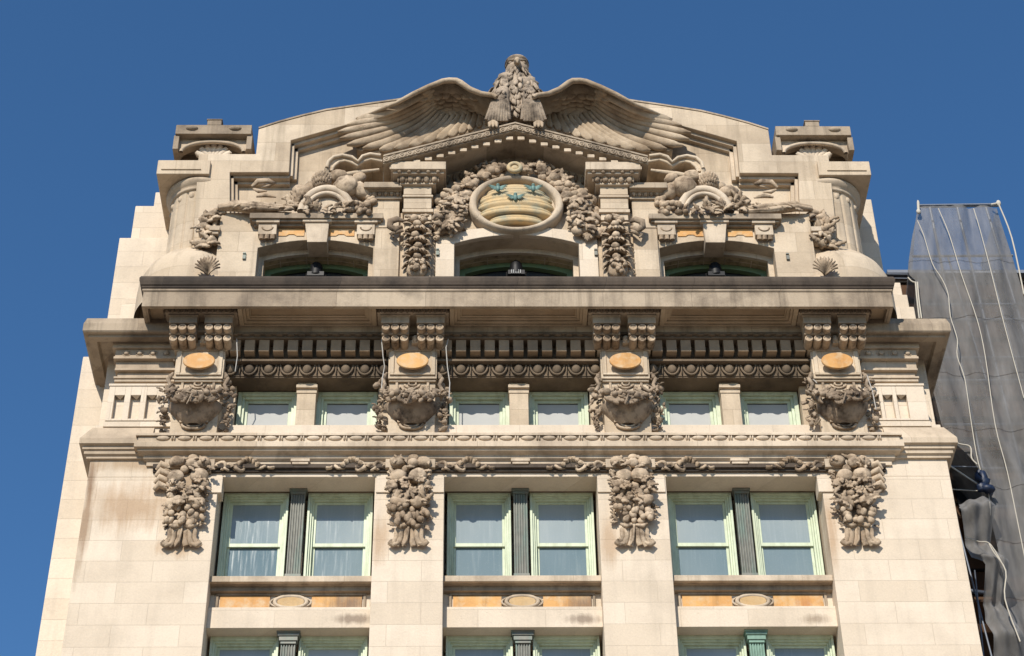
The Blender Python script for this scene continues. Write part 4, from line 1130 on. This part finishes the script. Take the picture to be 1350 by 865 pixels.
# ================================================================== HORNS OF PLENTY and scrolls over the side windows
for s in (-1, 1):
    random.seed(700+s)
    G = lambda px, py, Y=-.2: Vector(((P(px, py, Y).x if s < 0 else -P(px, py, Y).x), Y, P(px, py, Y).z))
    m_ = MB()                              # basket rim: two nested arcs
    c0 = G(430, 283, -.22)
    rx = abs(G(462, 283, -.28).x-c0.x); rz = Z(249, -.28)-c0.z
    m_.ring((c0.x, -.28, c0.z), rx*1.02, rz*.98, .10, 28, 8, a0=.05, a1=math.pi-.05); m_.ring((c0.x, -.33, c0.z), rx*.82, rz*.74, .055, 28, 8, a0=.05, a1=math.pi-.05)
    pts = [(c0.x+rx*.8*math.cos(math.pi*k/20), c0.z+rz*.72*math.sin(math.pi*k/20)) for k in range(21)]
    m_.prism(pts, -.24, .5); pts = [(c0.x+rx*1.0*math.cos(math.pi*k/20), c0.z+rz*.96*math.sin(math.pi*k/20)) for k in range(21)]
    m_.prism(pts, -.16, .5)
    ba = obj('fruit_basket', m_, M['trim'], B)
    e = MB()                               # pine cone, pumpkin, gourds, grapes
    c = G(424, 240); 
    e.ell(c, (.24, .2, .24))
    for i in range(5):
        for k in range(9):
            th = math.pi*(1+(k+.5*(i % 2))/9); ph = -.9+.45*i
            d = Vector((math.cos(th)*math.cos(ph), math.sin(th)*math.cos(ph), math.sin(ph)))
            e.leaf(c+d*.2-Vector((0, 0, .05)), Vector((0, -.1, 1))+d*.2, d, .13, .11, .1)
    obj('pine_cone', e, M['carve'], ba)
    e = MB(); e.ell(G(457, 246, -.26), (.30, .22, .30), None, 20, 10, .05, .10, 8)
    e.ell(G(446, 234, -.1), (.24, .2, .2), jit=.1); e.ell(G(476, 252, -.2), (.2, .18, .27), Matrix.Rotation(s*.5, 3, 'Y'), 12, 8, .1, .05, 6)
    e.ell(G(473, 236, -.05), (.16, .15, .2), Matrix.Rotation(.8, 3, 'Y'), jit=.1); e.ell(G(399, 254, -.2), (.27, .17, .2), Matrix.Rotation(-.5*s, 3, 'Y'), 12, 8, .1, .07, 5)
    e.ell(G(410, 247, -.1), (.16, .15, .16), jit=.2)
    obj('gourd', e, M['carve'], ba)
    e = MB()
    for k in range(26): e.ell(G(455+random.uniform(0, 34), 272+random.uniform(-5, 8), -.32+random.uniform(-.06, .1)), random.uniform(.065, .09), None, 8, 6)
    for k in range(10): e.ell(G(480+random.uniform(0, 14), 264+random.uniform(-8, 6), -.2), random.uniform(.07, .1), None, 8, 6)
    obj('grapes', e, M['carve'], ba)
    e = MB()
    for k in range(16): leaves(e, G(382+random.uniform(0, 26), 268+random.uniform(-4, 8), -.22), .3, 2)
    for k in range(10): leaves(e, G(402+random.uniform(0, 60), 273+random.uniform(-2, 6), -.36), .25, 2)
    for (a, b) in (((372, 262), (384, 266)), ((384, 258), (392, 266)), ((374, 270), (392, 273)), ((392, 262), (400, 270))):
        e.tube([G(*a, -.2), (G(*a, -.28)+G(*b, -.28))/2+Vector((0, -.05, .06)), G(*b, -.25)], [.03, .07, .03], 7)
    obj('leaf_spray', e, M['carve'], ba); e = MB()
    for (pts, r) in ((((332, 246), (340, 239), (353, 238), (362, 242), (355, 245), (343, 247)), .075), (((334, 249), (341, 252), (352, 252)), .06), (((338, 259), (350, 257), (364, 260)), .07)):
        e.tube([G(*p_, .05-.05*math.sin(i)) for i, p_ in enumerate(pts)], [r*.5]+[r]*(len(pts)-2)+[r*.3], 8, flat=.7)
    obj('leaf_scroll', e, M['carve'], ba)
    e = MB()
    for k in range(7):
        o = Vector((0, random.uniform(-.06, .06), random.uniform(-.07, .07)))
        e.tube([G(288, 274, -.1)+o*.6, G(310, 271, -.18)+o, G(345, 275, -.2)+o*1.6, G(385, 277, -.2)+o*1.3], [.05, .08, .07, .03], 7)
    for k in range(14): leaves(e, G(300+6.5*k, 273+random.uniform(-2, 3), -.24), .22, 1, 1.0, 0 if s < 0 else math.pi)
    obj('stalk_bundle', e, M['carve'], ba)
    e = MB()                               # hanging drop at the wall's edge
    for (px, py, r) in ((284, 281, .15), (277, 288, .14), (270, 292, .12), (268, 300, .13), (276, 303, .11), (262, 322, .11), (272, 320, .15), (280, 318, .12), (268, 309, .1)):
        e.ell(G(px, py, .02), (r*1.25, .13, r*.85), Matrix.Rotation(random.uniform(-.7, .7), 3, 'Y'), jit=.35); leaves(e, G(px, py, -.03), .3, 2)
    e.tube([G(284, 284, 0), G(283, 296, 0), G(280, 310, 0), G(284, 318, 0)], [.07, .06, .05, .03], 8)
    obj('leaf_drop', e, M['carve'], B)
    e = MB()                               # shell-like cloth scroll beside the pediment
    top = [(431, 222), (433, 214), (440, 208), (452, 205.5), (464, 208), (472, 214), (478, 207), (488, 204), (502, 206)]
    bot = [(437, 226), (440, 219), (447, 213.5), (455, 212), (463, 214), (471, 219), (479, 213), (489, 210), (504, 213)]
    lip = [G(a, b, -.28) for a, b in top]; low = [G(a, b, -.22) for a, b in bot]; bk = [Vector((v.x, .5, v.z-.0)) for v in lip]; bk2 = [Vector((v.x, .5, v.z)) for v in low]
    n = len(lip); vs = lip+low+bk+bk2
    f = []
    for i in range(n-1): f += [(i, i+1, n+i+1, n+i), (i, 2*n+i, 2*n+i+1, i+1), (n+i, n+i+1, 3*n+i+1, 3*n+i)]
    f += [(0, n, 3*n, 2*n), (n-1, 2*n+n-1, 3*n+n-1, n+n-1)]
    e.add(vs, f, False); e.tube([v+Vector((0, -.02, .0)) for v in lip], .045, 8); e.tube([v+Vector((0, -.0, -.0)) for v in low], .04, 8)
    e.tube([G(431, 222, -.26), G(430, 229, -.2), G(437, 233, -.15), G(450, 233, -.1), G(466, 229, -.1), G(500, 224, -.1)], [.06, .08, .09, .09, .07, .04], 8)
    obj('cloth_scroll', e, M['attic'], B)
    e = MB(); c = G(274, 362, -.25)        # small leaf tuft behind the cornice
    for k in range(11): t = math.pi*(.05+.9*k/10); e.leaf(c, (math.cos(t), -.2, math.sin(t)), (0, -1, .3), .3+.12*math.sin(t), .12, .4, .4)
    obj('leaf_tuft', e, M['carve'], B)
    m_ = MB(); m_.lathe([(.02, .30), (.25, .26), (.42, .12), (.5, -.1), (.5, -.8)], (c.x, .25, c.z+.0), 32, .9); obj('tuft_mound', m_, M['attic'], B)

# ---- lamps in the arched windows
for j, (px, py) in enumerate(((417, 357), (680.5, 355), (943, 357))):
    yl = .40; c = P(px, py, yl)
    L_ = empty('floodlight', (c.x, yl, c.z), ['plain black floodlight in the attic arch farthest from the netted scaffold', 'black floodlight with pale grille in the middle arched window under the beehive', 'plain black floodlight in the attic arch nearest the netted scaffold'][j], 'floodlight', 'floodlights in the arched windows')
    h = MB(); h.lathe([(.02, .20), (.10, .19), (.14, .12), (.15, .0), (.17, -.2)], (c.x, yl, c.z), 20); h.box(c.x-.19, c.x+.19, yl-.14, yl+.14, c.z-.26, c.z-.14)
    obj('housing', h, M['black'], L_)
    y = MB(); y.tube([(c.x-.22, yl, c.z-.8), (c.x-.22, yl, c.z-.1), (c.x+.22, yl, c.z-.1), (c.x+.22, yl, c.z-.8)], .022, 6); obj('bracket', y, M['black'], L_)
    if j == 1:
        g_ = MB()
        for k in range(6): g_.box(c.x-.115+.04*k, c.x-.10+.04*k, yl-.16, yl-.141, c.z-.25, c.z-.15)
        obj('grille', g_, M['blind'], L_)

# ================================================================== THE EAGLE
YE = -.42
ez = P(679, 166, YE).z
EG = empty('eagle_statue', (0, YE, ez), 'carved stone eagle with spread wings perched on the peak of the pediment', 'statue')
def ep(px, py, Y): v = P(px, py, Y); v.y = Y; return v
Lead = [(655, 127), (649.6, 124), (634, 122), (619, 116), (607, 107.6), (601.5, 104.9), (592, 104.6), (584, 105.6), (565, 113), (545.6, 122), (522.5, 134.5), (493.6, 146), (469.5, 154.8)]
def interp(L, x):
    L = sorted(L)
    if x <= L[0][0]: return L[0][1]
    for (a, b), (c, d) in zip(L[:-1], L[1:]):
        if x <= c: return b+(d-b)*(x-a)/(c-a)
    return L[-1][1]
topY = lambda px: interp(Lead, px)
Bot = [(440, 190), (470, 198), (510, 203), (560, 192), (600, 181), (640, 170), (660, 165)]
botY = lambda px: interp(Bot, px)
def wy(px, py):                          # depth of the wing's face: overhanging at the leading edge, hollow below
    t = max(0, min(1, (py-topY(px))/max(8, botY(px)-topY(px))))
    k = min(1, max(0, (px-470)/60))      # flatter towards the tip
    k2 = min(1, max(0, (662-px)/25))
    ov = .80*k
    return -.10-ov*(1-math.sin(min(1, t*1.75)*math.pi/2))-.12*(1-k2)
def wing(s):
    mir = lambda v: Vector((v.x if s < 0 else -v.x, v.y, v.z))
    m_ = MB(); NX, NV = 44, 14; vs = []
    for i in range(NX+1):
        px = 470+(655-470)*i/NX
        for j in range(NV+1):
            t = j/NV; py = topY(px)+(botY(px)-topY(px))*t
            vs.append(mir(ep(px, py, wy(px, py))))
    n1 = len(vs); vs += [Vector((v.x, .35, v.z+.02)) for v in vs]
    f = []; W = NV+1
    for i in range(NX):
        for j in range(NV):
            a = i*W+j; f += [(a, a+1, a+W+1, a+W)]
        a = i*W; f.append((a, a+W, n1+a+W, n1+a)); a = i*W+NV; f.append((a, a+W, n1+a+W, n1+a))
    for j in range(NV):
        a = j; f.append((a, a+1, n1+a+1, n1+a)); a = NX*W+j; f.append((a, a+1, n1+a+1, n1+a))
    m_.add(vs, f, True)
    wg = obj('wing', m_, M['eagle'], EG)
    # leading edge
    e = MB(); e.tube([mir(ep(a, b+1.5, wy(a, b)-.02)) for a, b in Lead], [.05, .06, .065, .07, .075, .075, .075, .07, .065, .06, .05, .04, .025], 10)
    obj('leading_edge', e, M['eagle'], wg)
    def feather(mb, r, c, t, w, lift, tipw=.9, th=.036):
        N = 14; rows = []
        for i in range(N+1):
            u = i/N
            px = (1-u)**2*r[0]+2*u*(1-u)*c[0]+u*u*t[0]; py = (1-u)**2*r[1]+2*u*(1-u)*c[1]+u*u*t[1]
            rows.append((px, py))
        V = []
        for i, (px, py) in enumerate(rows):
            a = rows[max(0, i-1)]; b = rows[min(N, i+1)]; d = Vector((b[0]-a[0], b[1]-a[1])).normalized(); nn = Vector((-d.y, d.x))
            if nn.y > 0: nn = -nn            # towards the leading edge
            u = i/N
            ww = w*(.45+.55*min(1, u*1.6))*(1 if u < .9 else tipw*(1 if i < N else .35))
            yb = wy(px, py) if px > 470 else -.12
            for k, (off, dy) in enumerate(((-.5, lift*.35), (-.28, lift*.95), (.1, lift*1.05+th*.5), (.38, lift*1.1+th), (.5, lift+th*.3))):
                q_ = (px+nn.x*ww*off, py+nn.y*ww*off); V.append(mir(ep(q_[0], q_[1], yb-dy)))
            for off in (.5, -.5):
                q_ = (px+nn.x*ww*off, py+nn.y*ww*off); V.append(mir(ep(q_[0], q_[1], yb+.2)))
        F = []
        for i in range(N):
            for k in range(7): a = i*7+k; b = i*7+(k+1) % 7; F.append((a, b, b+7, a+7))
        F.append(tuple(range(N*7, N*7+7))); F.append(tuple(range(7)))
        mb.add(V, F, True)
    e = MB()
    # broad primaries near the top, drawn from the wrist to the tips
    prim = [((572, 118), (525, 146), (470, 159), 13, .07), ((570, 128), (524, 156), (457, 165), 10, .10), ((570, 133), (528, 163), (445, 174.5), 10.5, .12),
            ((571, 137), (532, 170), (448, 183), 10.5, .12), ((573, 141), (537, 177), (457, 191.5), 11, .10), ((576, 144), (543, 183), (478, 196), 11, .09), ((580, 147), (552, 186), (500, 198), 11.5, .075),
            ((585, 149), (564, 182), (520, 196), 11.5, .065), ((591, 150.5), (576, 178), (540, 192), 11.5, .06), ((598, 151), (588, 173), (558, 188), 11, .055), ((605, 150), (599, 169), (576, 184), 11, .05), ((612, 148.5), (609, 166), (592, 180), 10.5, .05),
            ((619, 146), (619, 161), (606, 176), 10, .045), ((626, 143.5), (628, 157), (618, 172), 9.5, .045), ((632, 140.5), (637, 153), (630, 168), 9, .04), ((637, 137), (644, 150), (640, 165), 8, .04)]
    for pz in prim: feather(e, *pz)
    obj('flight_feathers', e, M['eagle'], wg)
    e = MB()
    # coverts: rounded overlapping scales in the hollow of the wing
    for ring_, (rad, n, sz) in enumerate(((26, 9, .16), (20, 8, .15), (13, 6, .15), (6, 4, .14))):
        for k in range(n):
            t = math.pi*(.02+.96*k/(n-1)); px = 596+rad*1.55*math.cos(t); py = 127+rad*.78*math.sin(t)-ring_*.6
            if py < topY(px)+7: continue
            v = mir(ep(px, py, wy(px, py)-.02)); e.ell(v, (sz*1.05, .045, sz*1.0), Matrix.Rotation(s*(t-1.57)*.5, 3, 'Y'), 10, 7, .25)
    for k in range(9):
        px = 562+k*1.2; py = 120+k*2.6; v = mir(ep(px, py, wy(px, py)-.04)); e.ell(v, (.10, .08, .15), Matrix.Rotation(-s*.7, 3, 'Y'), 9, 6)
    obj('covert_feathers', e, M['eagle'], wg)
for s in (-1, 1): wing(s)
# body, legs, head
b = MB(); c = ep(680, 126, YE+.05); random.seed(11)
BP = [(-1.0, .1), (-.95, .28), (-.7, .40), (-.3, .48), (0, .53), (.22, .54), (.36, .52), (.46, .47), (.54, .38), (.66, .28)]
n = 40; vs = []
zz_ = [BP[0][0]+(BP[-1][0]-BP[0][0])*i/26 for i in range(27)]
for z in zz_:
    for k in range(n):
        t = 2*math.pi*k/n; r = interp(BP, z)
        v = Vector((r*math.cos(t), r*.8*math.sin(t), z)); q_ = 1+.16*mnoise.noise(v*6)+.10*mnoise.noise(v*13+Vector((4, 0, 0)))
        vs.append(c+Vector((v.x*q_, v.y*q_, v.z)))
b.add(vs, [(i*n+k, i*n+(k+1) % n, (i+1)*n+(k+1) % n, (i+1)*n+k) for i in range(26) for k in range(n)], True)
for i in range(13):
    z = .46-i*.105; r = interp(BP, z); n = 13
    for k in range(n):
        t = math.pi*(.9+1.2*(k+.5*(i % 2)+random.uniform(-.3, .3))/n)
        nv = Vector((math.cos(t), math.sin(t)*.8, 0))
        b.leaf(c+Vector((r*.97*math.cos(t), r*.78*math.sin(t), z+random.uniform(-.05, .05))), Vector((math.cos(t)*.08+random.uniform(-.5, .5), -.03, -1)), nv, random.uniform(.18, .30), random.uniform(.11, .17), random.uniform(-.05, .22))
bo = obj('body', b, M['eagle_body'], EG)
h = MB(); hc = ep(681.5, 96, YE-.10)
h.ell(hc+Vector((0, 0, .02)), (.29, .32, .26), None, 20, 14, .10)
h.lathe([(.02, .30), (.25, .30), (.295, .275), (.30, .24), (.24, .18)], hc+Vector((0, -.04, -.02)), 24, 1.15)
for sg in (-1, 1):
    h.tube([hc+Vector((sg*.07, -.30, .15)), hc+Vector((sg*.18, -.24, .18)), hc+Vector((sg*.26, -.06, .15))], [.03, .055, .03], 8)
    h.ell(hc+Vector((sg*.16, -.24, .09)), (.05, .04, .04))
for k in range(18):
    t = math.pi*(.85+1.3*k/17); h.leaf(hc+Vector((.23*math.cos(t), .25*math.sin(t), .0-.08*(k % 2))), (math.cos(t)*.25+random.uniform(-.2, .2), -.05, -1), (math.cos(t), math.sin(t), 0), random.uniform(.24, .34), .10, .15)
obj('head', h, M['eagle_body'], EG)
h = MB(); h.tube([hc+Vector((0, -.26, .03)), hc+Vector((0, -.40, .02)), hc+Vector((0, -.47, -.06)), hc+Vector((0, -.45, -.14))], [.09, .08, .05, .01], 10)
obj('beak', h, M['eagle'], EG)
for s in (-1, 1):
    l = MB()
    G = lambda px, py, Y: Vector(((ep(px, py, Y).x if s < 0 else ep(1360-px, py, Y).x), Y, ep(px, py, Y).z))
    l.tube([G(664, 120, YE-.25), G(661, 135, YE-.3), G(657, 150, YE-.25), G(655, 160, YE-.2)], [.16, .2, .17, .12], 12)
    for k in range(9):
        t = k/8; x0 = 657+9*t; x1 = 641+31*t
        l.tube([G(x0, 121-2*math.sin(t*3.1), YE-.36), G((x0+x1)/2, 138, YE-.42-.08*math.sin(t*3.1)), G(x1, 160-(2 if k in (0, 8) else 0), YE-.30)], [.05, .062, .045], 7)
    for k in range(10): l.leaf(G(660+random.uniform(-5, 6), 119+random.uniform(-3, 8), YE-.42), (random.uniform(-.4, .4), -.1, -1), (0, -1, .1), .22, .12, .3)
    lg = obj('leg', l, M['eagle_body'], EG)
    f_ = MB()
    for k in (-1, 0, 1): f_.tube([G(650, 161, YE-.3), G(650+k*4, 163, YE-.45), G(650+k*5, 167.5, YE-.5)], [.06, .06, .02], 7)
    obj('talon', f_, M['eagle'], lg)
t_ = MB()
for k in range(7): x = 668+k*3.8; t_.tube([ep(x, 138, YE+.15), ep(x+(k-3)*.6, 150, YE+.1), ep(x+(k-3)*1.4, 168, YE+.05)], [.07, .085, .06], 7)
obj('tail', t_, M['eagle_body'], EG)
for px in (666, 697): m_ = MB(); a = ep(px, 163, YPD+.2); m_.box(a.x-.06, a.x+.06, YPD+.15, YPD+.35, a.z-.12, a.z+.05); obj('ridge_stub', m_, M['crown'], ped)

# ================================================================== SCAFFOLD in debris netting on the right, and the dark building behind it
YS_ = 2.6
nm = NT('debris_netting')
cell = nm.ramp(nm.noise(5.0, nm.mapped((1, 1, .25)), 5), [(.35, .0), (.7, 1.0)])
nm.base(nm.mix(cell, (.20, .195, .19), (.31, .30, .295)), .8, .2)
tr = nm.n('ShaderNodeBsdfTransparent'); tl = nm.n('ShaderNodeBsdfTranslucent'); tl.inputs[0].default_value = (.27, .265, .26, 1)
m1 = nm.n('ShaderNodeMixShader'); m1.inputs[0].default_value = .25; nm.l(nm.b.outputs[0], m1.inputs[1]); nm.l(tl.outputs[0], m1.inputs[2])
m2_ = nm.n('ShaderNodeMixShader'); nm.l(nm.ramp(nm.noise(.8, nm.mapped((1.5, 1, .35)), 3), [(.3, .26), (.7, .5)]), m2_.inputs[0]); nm.l(m1.outputs[0], m2_.inputs[1]); nm.l(tr.outputs[0], m2_.inputs[2])
nm.l(m2_.outputs[0], nm.t.nodes['Material Output'].inputs[0])
M['net'] = nm.m
M['hoard'] = plain('dark_brown_boarding', (.10, .052, .028), .8, .2, 0, .6, 1.5, (.03, .02, .015), .6)
M['tube'] = plain('scaffold_tube', (.17, .19, .23), .5, .4, .3, .3)
M['tarp'] = plain('blue_tarpaulin', (.009, .019, .05), .5, .4, 0, .5, 4)
M['cord'] = plain('cream_cord', (.50, .46, .39), .8, .2, 0, .1)
nb = empty('brown_building', (11.2, 7, .14), 'dark brown boarded building in the narrow gap behind the netted scaffold', 'building')
b_ = MB(); xl = X(1176, 380, 4.2); b_.box(xl, xl+5.4, 4.2, 11, .14, Z(366, 4.2)); obj('wall', b_, M['hoard'], nb)
b_ = MB()
for k in range(16): z = Z(372, 4.2)-k*.62; b_.box(xl-.02, xl+5.4, 4.14, 4.195, z-.05, z)
obj('board_joint', b_, M['dark'], nb)
b_ = MB(); zt_ = Z(366, 4.2); b_.box(xl-.1, xl+5.5, 4.0, 11, zt_, zt_+.10); obj('roof_edge', b_, M['tube'], nb)
SC = empty('scaffold', (11.6, YS_, .14), 'scaffold tower wrapped in grey debris netting with pale cords, rising beside the stone tower', 'scaffold')
def bi(L, y):
    return interp(L, y)
Lb = [(271, 1210), (290, 1207.5), (310, 1203), (345, 1198), (362, 1197), (368, 1206), (420, 1211), (500, 1226), (560, 1240), (577, 1247), (588, 1262), (600, 1276), (615, 1289), (632, 1297), (650, 1302), (664, 1306), (700, 1308), (760, 1322), (800, 1326), (850, 1344), (960, 1378)]
Rb = [(271, 1315), (330, 1333), (390, 1350.5), (470, 1374), (600, 1412), (865, 1490), (960, 1518)]
e = MB(); NY, NX = 110, 46; vs = []
for i in range(NY+1):
    py = 271+(950-271)*i/NY
    for j in range(NX+1):
        u = j/NX; px = bi(Lb, py)+(bi(Rb, py)-bi(Lb, py))*u
        sag = 3.5*math.sin(math.pi*((u*3) % 1)) if i == 0 else 0
        y = YS_+.07*math.sin(u*19+py*.006)+.12*mnoise.noise(Vector((u*5, py*.012, 0)))+.05*mnoise.noise(Vector((u*16, py*.02, 4)))-.5*max(0, (u-.86)/.14)*0
        v = P(px, py+sag*.4, YS_); v = Vector((v.x, y, v.z)); vs.append(v)
e.add(vs, [(i*(NX+1)+j, i*(NX+1)+j+1, (i+1)*(NX+1)+j+1, (i+1)*(NX+1)+j) for i in range(NY) for j in range(NX)], True)
# returns at both sides
for edge, sgn in ((0, 1), (NX, 1)):
    vv = []
    for i in range(NY+1):
        a = vs[i*(NX+1)+edge]
        for k in range(5): vv.append(Vector((a.x+(.0 if edge else .06*k), a.y+.55*k+(.06*math.sin(i*.3+k) if k else 0), a.z)))
    e.add(vv, [(i*5+k, i*5+k+1, (i+1)*5+k+1, (i+1)*5+k) for i in range(NY) for k in range(4)], True)
for q_ in range(1, 9):
    i = q_*12
    e.tube([vs[i*(NX+1)+j]+Vector((0, -.012, 0)) for j in range(NX+1)], .005, 5)
net = obj('netting', e, M['net'], SC, fix=False)
# lower billowing skirts
Ls = [(664, 1264), (671, 1262), (709, 1271.5), (745, 1277), (754, 1295), (803, 1297), (826, 1297), (850, 1305), (900, 1312)]
Rs = [(652, 1300), (664, 1306), (675, 1309), (717, 1306), (752, 1326), (797, 1324), (848, 1345), (900, 1352)]
prof = [(655, .0), (676, -.42), (678, -.40), (716, .05), (720, .0), (751, -.5), (754, -.48), (796, .05), (800, .0), (848, -.5), (852, -.48), (900, .05)]
e = MB(); NY2, NX2 = 90, 16; vs = []
for i in range(NY2+1):
    py = 656+(898-656)*i/NY2
    for j in range(NX2+1):
        u = j/NX2; pl = bi(Ls, py); pr = bi(Rs, py)
        top_sag = 10*(1-u)**2*max(0, 1-(py-656)/40)
        y = YS_-.35+bi(prof, py)*(.75+.25*math.sin(u*3))+.05*mnoise.noise(Vector((u*4, py*.05, 9)))+.04*math.sin(u*14)
        v = P(pl+(pr-pl)*u, py+top_sag, YS_-.35); vs.append(Vector((v.x, y, v.z)))
e.add(vs, [(i*(NX2+1)+j, i*(NX2+1)+j+1, (i+1)*(NX2+1)+j+1, (i+1)*(NX2+1)+j) for i in range(NY2) for j in range(NX2)], True)
obj('net_skirt', e, M['net'], SC, fix=False)
def cord(pts, r=.0125, Y=YS_-.16, mat='cord', name='cord', smooth=4):
    v = [P(a, b, Y) for a, b in pts]; out = []
    for i in range(len(v)-1):
        p0 = v[max(0, i-1)]; p1 = v[i]; p2 = v[i+1]; p3 = v[min(len(v)-1, i+2)]
        for k in range(smooth):
            t = k/smooth
            out.append(.5*((2*p1)+(p2-p0)*t+(2*p0-5*p1+4*p2-p3)*t*t+(3*p1-p0-3*p2+p3)*t**3))
    out.append(v[-1]); m_ = MB(); m_.tube(out, r, 6); return obj(name, m_, M[mat], SC)
cord([(1209.5, 291), (1217.7, 310), (1229, 347), (1241.7, 367.6), (1250, 388), (1253, 417), (1262, 447), (1262, 470), (1272, 500), (1281, 560), (1290, 611), (1303, 650), (1306, 680)])
cord([(1237, 275), (1251, 308), (1267.6, 362), (1288, 421), (1299, 470), (1312, 560), (1319, 600)][:6]+[(1328, 622), (1344, 700), (1352, 740)])
cord([(1283.6, 275), (1292, 303), (1306.5, 358), (1325, 432), (1350, 525)])
cord([(1317, 270), (1334, 314), (1350, 388)], .02)
cord([(1207, 372), (1209, 395), (1212, 420)], .02); cord([(1209.5, 372), (1211.5, 395), (1215, 420)], .02)
cord([(1249, 576), (1264, 585), (1279, 589), (1281, 604), (1288, 612)], .018)
cord([(1197, 366), (1202, 371), (1208, 373)], .022)
cord([(1272, 708), (1290, 714), (1306, 718), (1326, 752)], .014, YS_-.95); cord([(1304, 717), (1310, 728), (1326, 753), (1325, 790), (1345, 846)], .016, YS_-.95)
def pole(a, b, Y0, Y1, r=.03, name='pole', mat='tube'):
    m_ = MB(); m_.tube([P(*a, Y0), P(*b, Y1)], r, 8); return obj(name, m_, M[mat], SC)
pole((1209, 271), (1317, 269.5), YS_+.1, YS_+.1, .035); pole((1212, 273), (1316, 271.5), YS_+.9, YS_+.9, .03)
pole((1160, 361.5), (1206, 362), 3.4, 3.4, .022); pole((1170, 367), (1206, 367.5), 3.6, 3.6, .018)
for py in (338, 402, 422, 472, 502, 560, 618, 668): pole((bi(Lb, py)+4, py), (bi(Rb, py), py-1), YS_+.35, YS_+.35, .032)
for (a, b) in (((1226, 274), (1300, 640)), ((1262, 274), (1352, 640)), ((1300, 274), (1375, 520))): pole(a, b, YS_+.45, YS_+.45, .035)
pole((1250, 340), (1300, 500), YS_+.5, YS_+.5, .025); pole((1300, 330), (1345, 500), YS_+.4, YS_+.4, .025)
pole((1249, 612), (1302, 647), YS_+.2, YS_-.05, .02, mat='cord'); pole((1250, 645), (1300, 648), YS_+.3, YS_+.3, .014, mat='cord'); pole((1249, 615), (1290, 616), YS_+.3, YS_+.3, .02)
pole((1252, 650), (1308, 868), YS_+.2, YS_+.2, .022); pole((1285, 752), (1297, 868), YS_+.1, YS_+.1, .018)
pole((1176, 386), (1215, 398), 3.5, 3.5, .03, mat='tarp'); pole((1270, 778), (1300, 782), YS_+.6, YS_+.6, .05)
hk = MB(); a = P(1211, 279, YS_-.1); b2 = P(1210.5, 267, YS_-.1); hk.tube([a, b2], .035, 8); hk.ell(a, (.06, .05, .08)); hk.ell(b2, (.03, .03, .08)); obj('post_cap', hk, M['cord'], SC)
hk = MB(); a = P(1316.5, 268, YS_-.1); hk.ell(a, (.06, .05, .1)); hk.tube([a, a-Vector((.2, 0, .05))], .03, 6); obj('post_cap', hk, M['cord'], SC)
# plank platform seen in the gap; black sheet added for the shade inside
for py in (600, 690, 800):
    m_ = MB(); a = P(1250, py, YS_+.7); m_.box(a.x, a.x+2.5, YS_+.5, YS_+1.4, a.z, a.z+.06); obj('plank', m_, M['hoard'], SC)
m_ = MB(); a = P(1249, 588, YS_+1.5); b2 = P(1306, 668, YS_+1.5); m_.box(a.x, b2.x+.1, YS_+1.5, YS_+1.53, b2.z-.1, a.z+.2); obj('gap_shade_sheet', m_, M['black'], SC)
# blue tarpaulin bundle hanging on the scaffold
random.seed(9); m_ = MB(); c = P(1295, 634, YS_-.25)
tp = []
for k in range(6):
    o = Vector((random.uniform(-.07, .07), random.uniform(-.08, .05), .28-.11*k)); tp.append(c+o)
m_.tube(tp, [.05, .10, .11, .13, .12, .06], 9, flat=.7); m_.ell(c+Vector((.08, -.06, -.26)), (.15, .1, .1), jit=.5); m_.ell(c+Vector((-.05, -.04, -.2)), (.13, .1, .12), jit=.5); m_.ell(c+Vector((.02, -.05, .05)), (.1, .09, .2), jit=.5)
tag(obj('tarpaulin', m_, M['tarp'], None, loc=(c.x, c.y, c.z)), 'crumpled blue tarpaulin bundle caught at the opening of the netted scaffold', 'tarpaulin')
# ---- thin cables over the frieze
for (pts) in ([(503, 447), (505, 470), (507, 483), (504, 500), (503, 512)], [(591, 447), (588, 458), (590, 485), (593, 505), (592, 525)], [(312, 447), (313, 470), (310, 490)], [(1072, 500), (1077, 505)], [(1143, 495), (1150, 515), (1155, 540)]):
    v = [P(a, b, -.42 if b < 480 else -.3) for a, b in pts]
    m_ = MB(); m_.tube(v, .012, 6); obj('cable', m_, M['cable'], B)
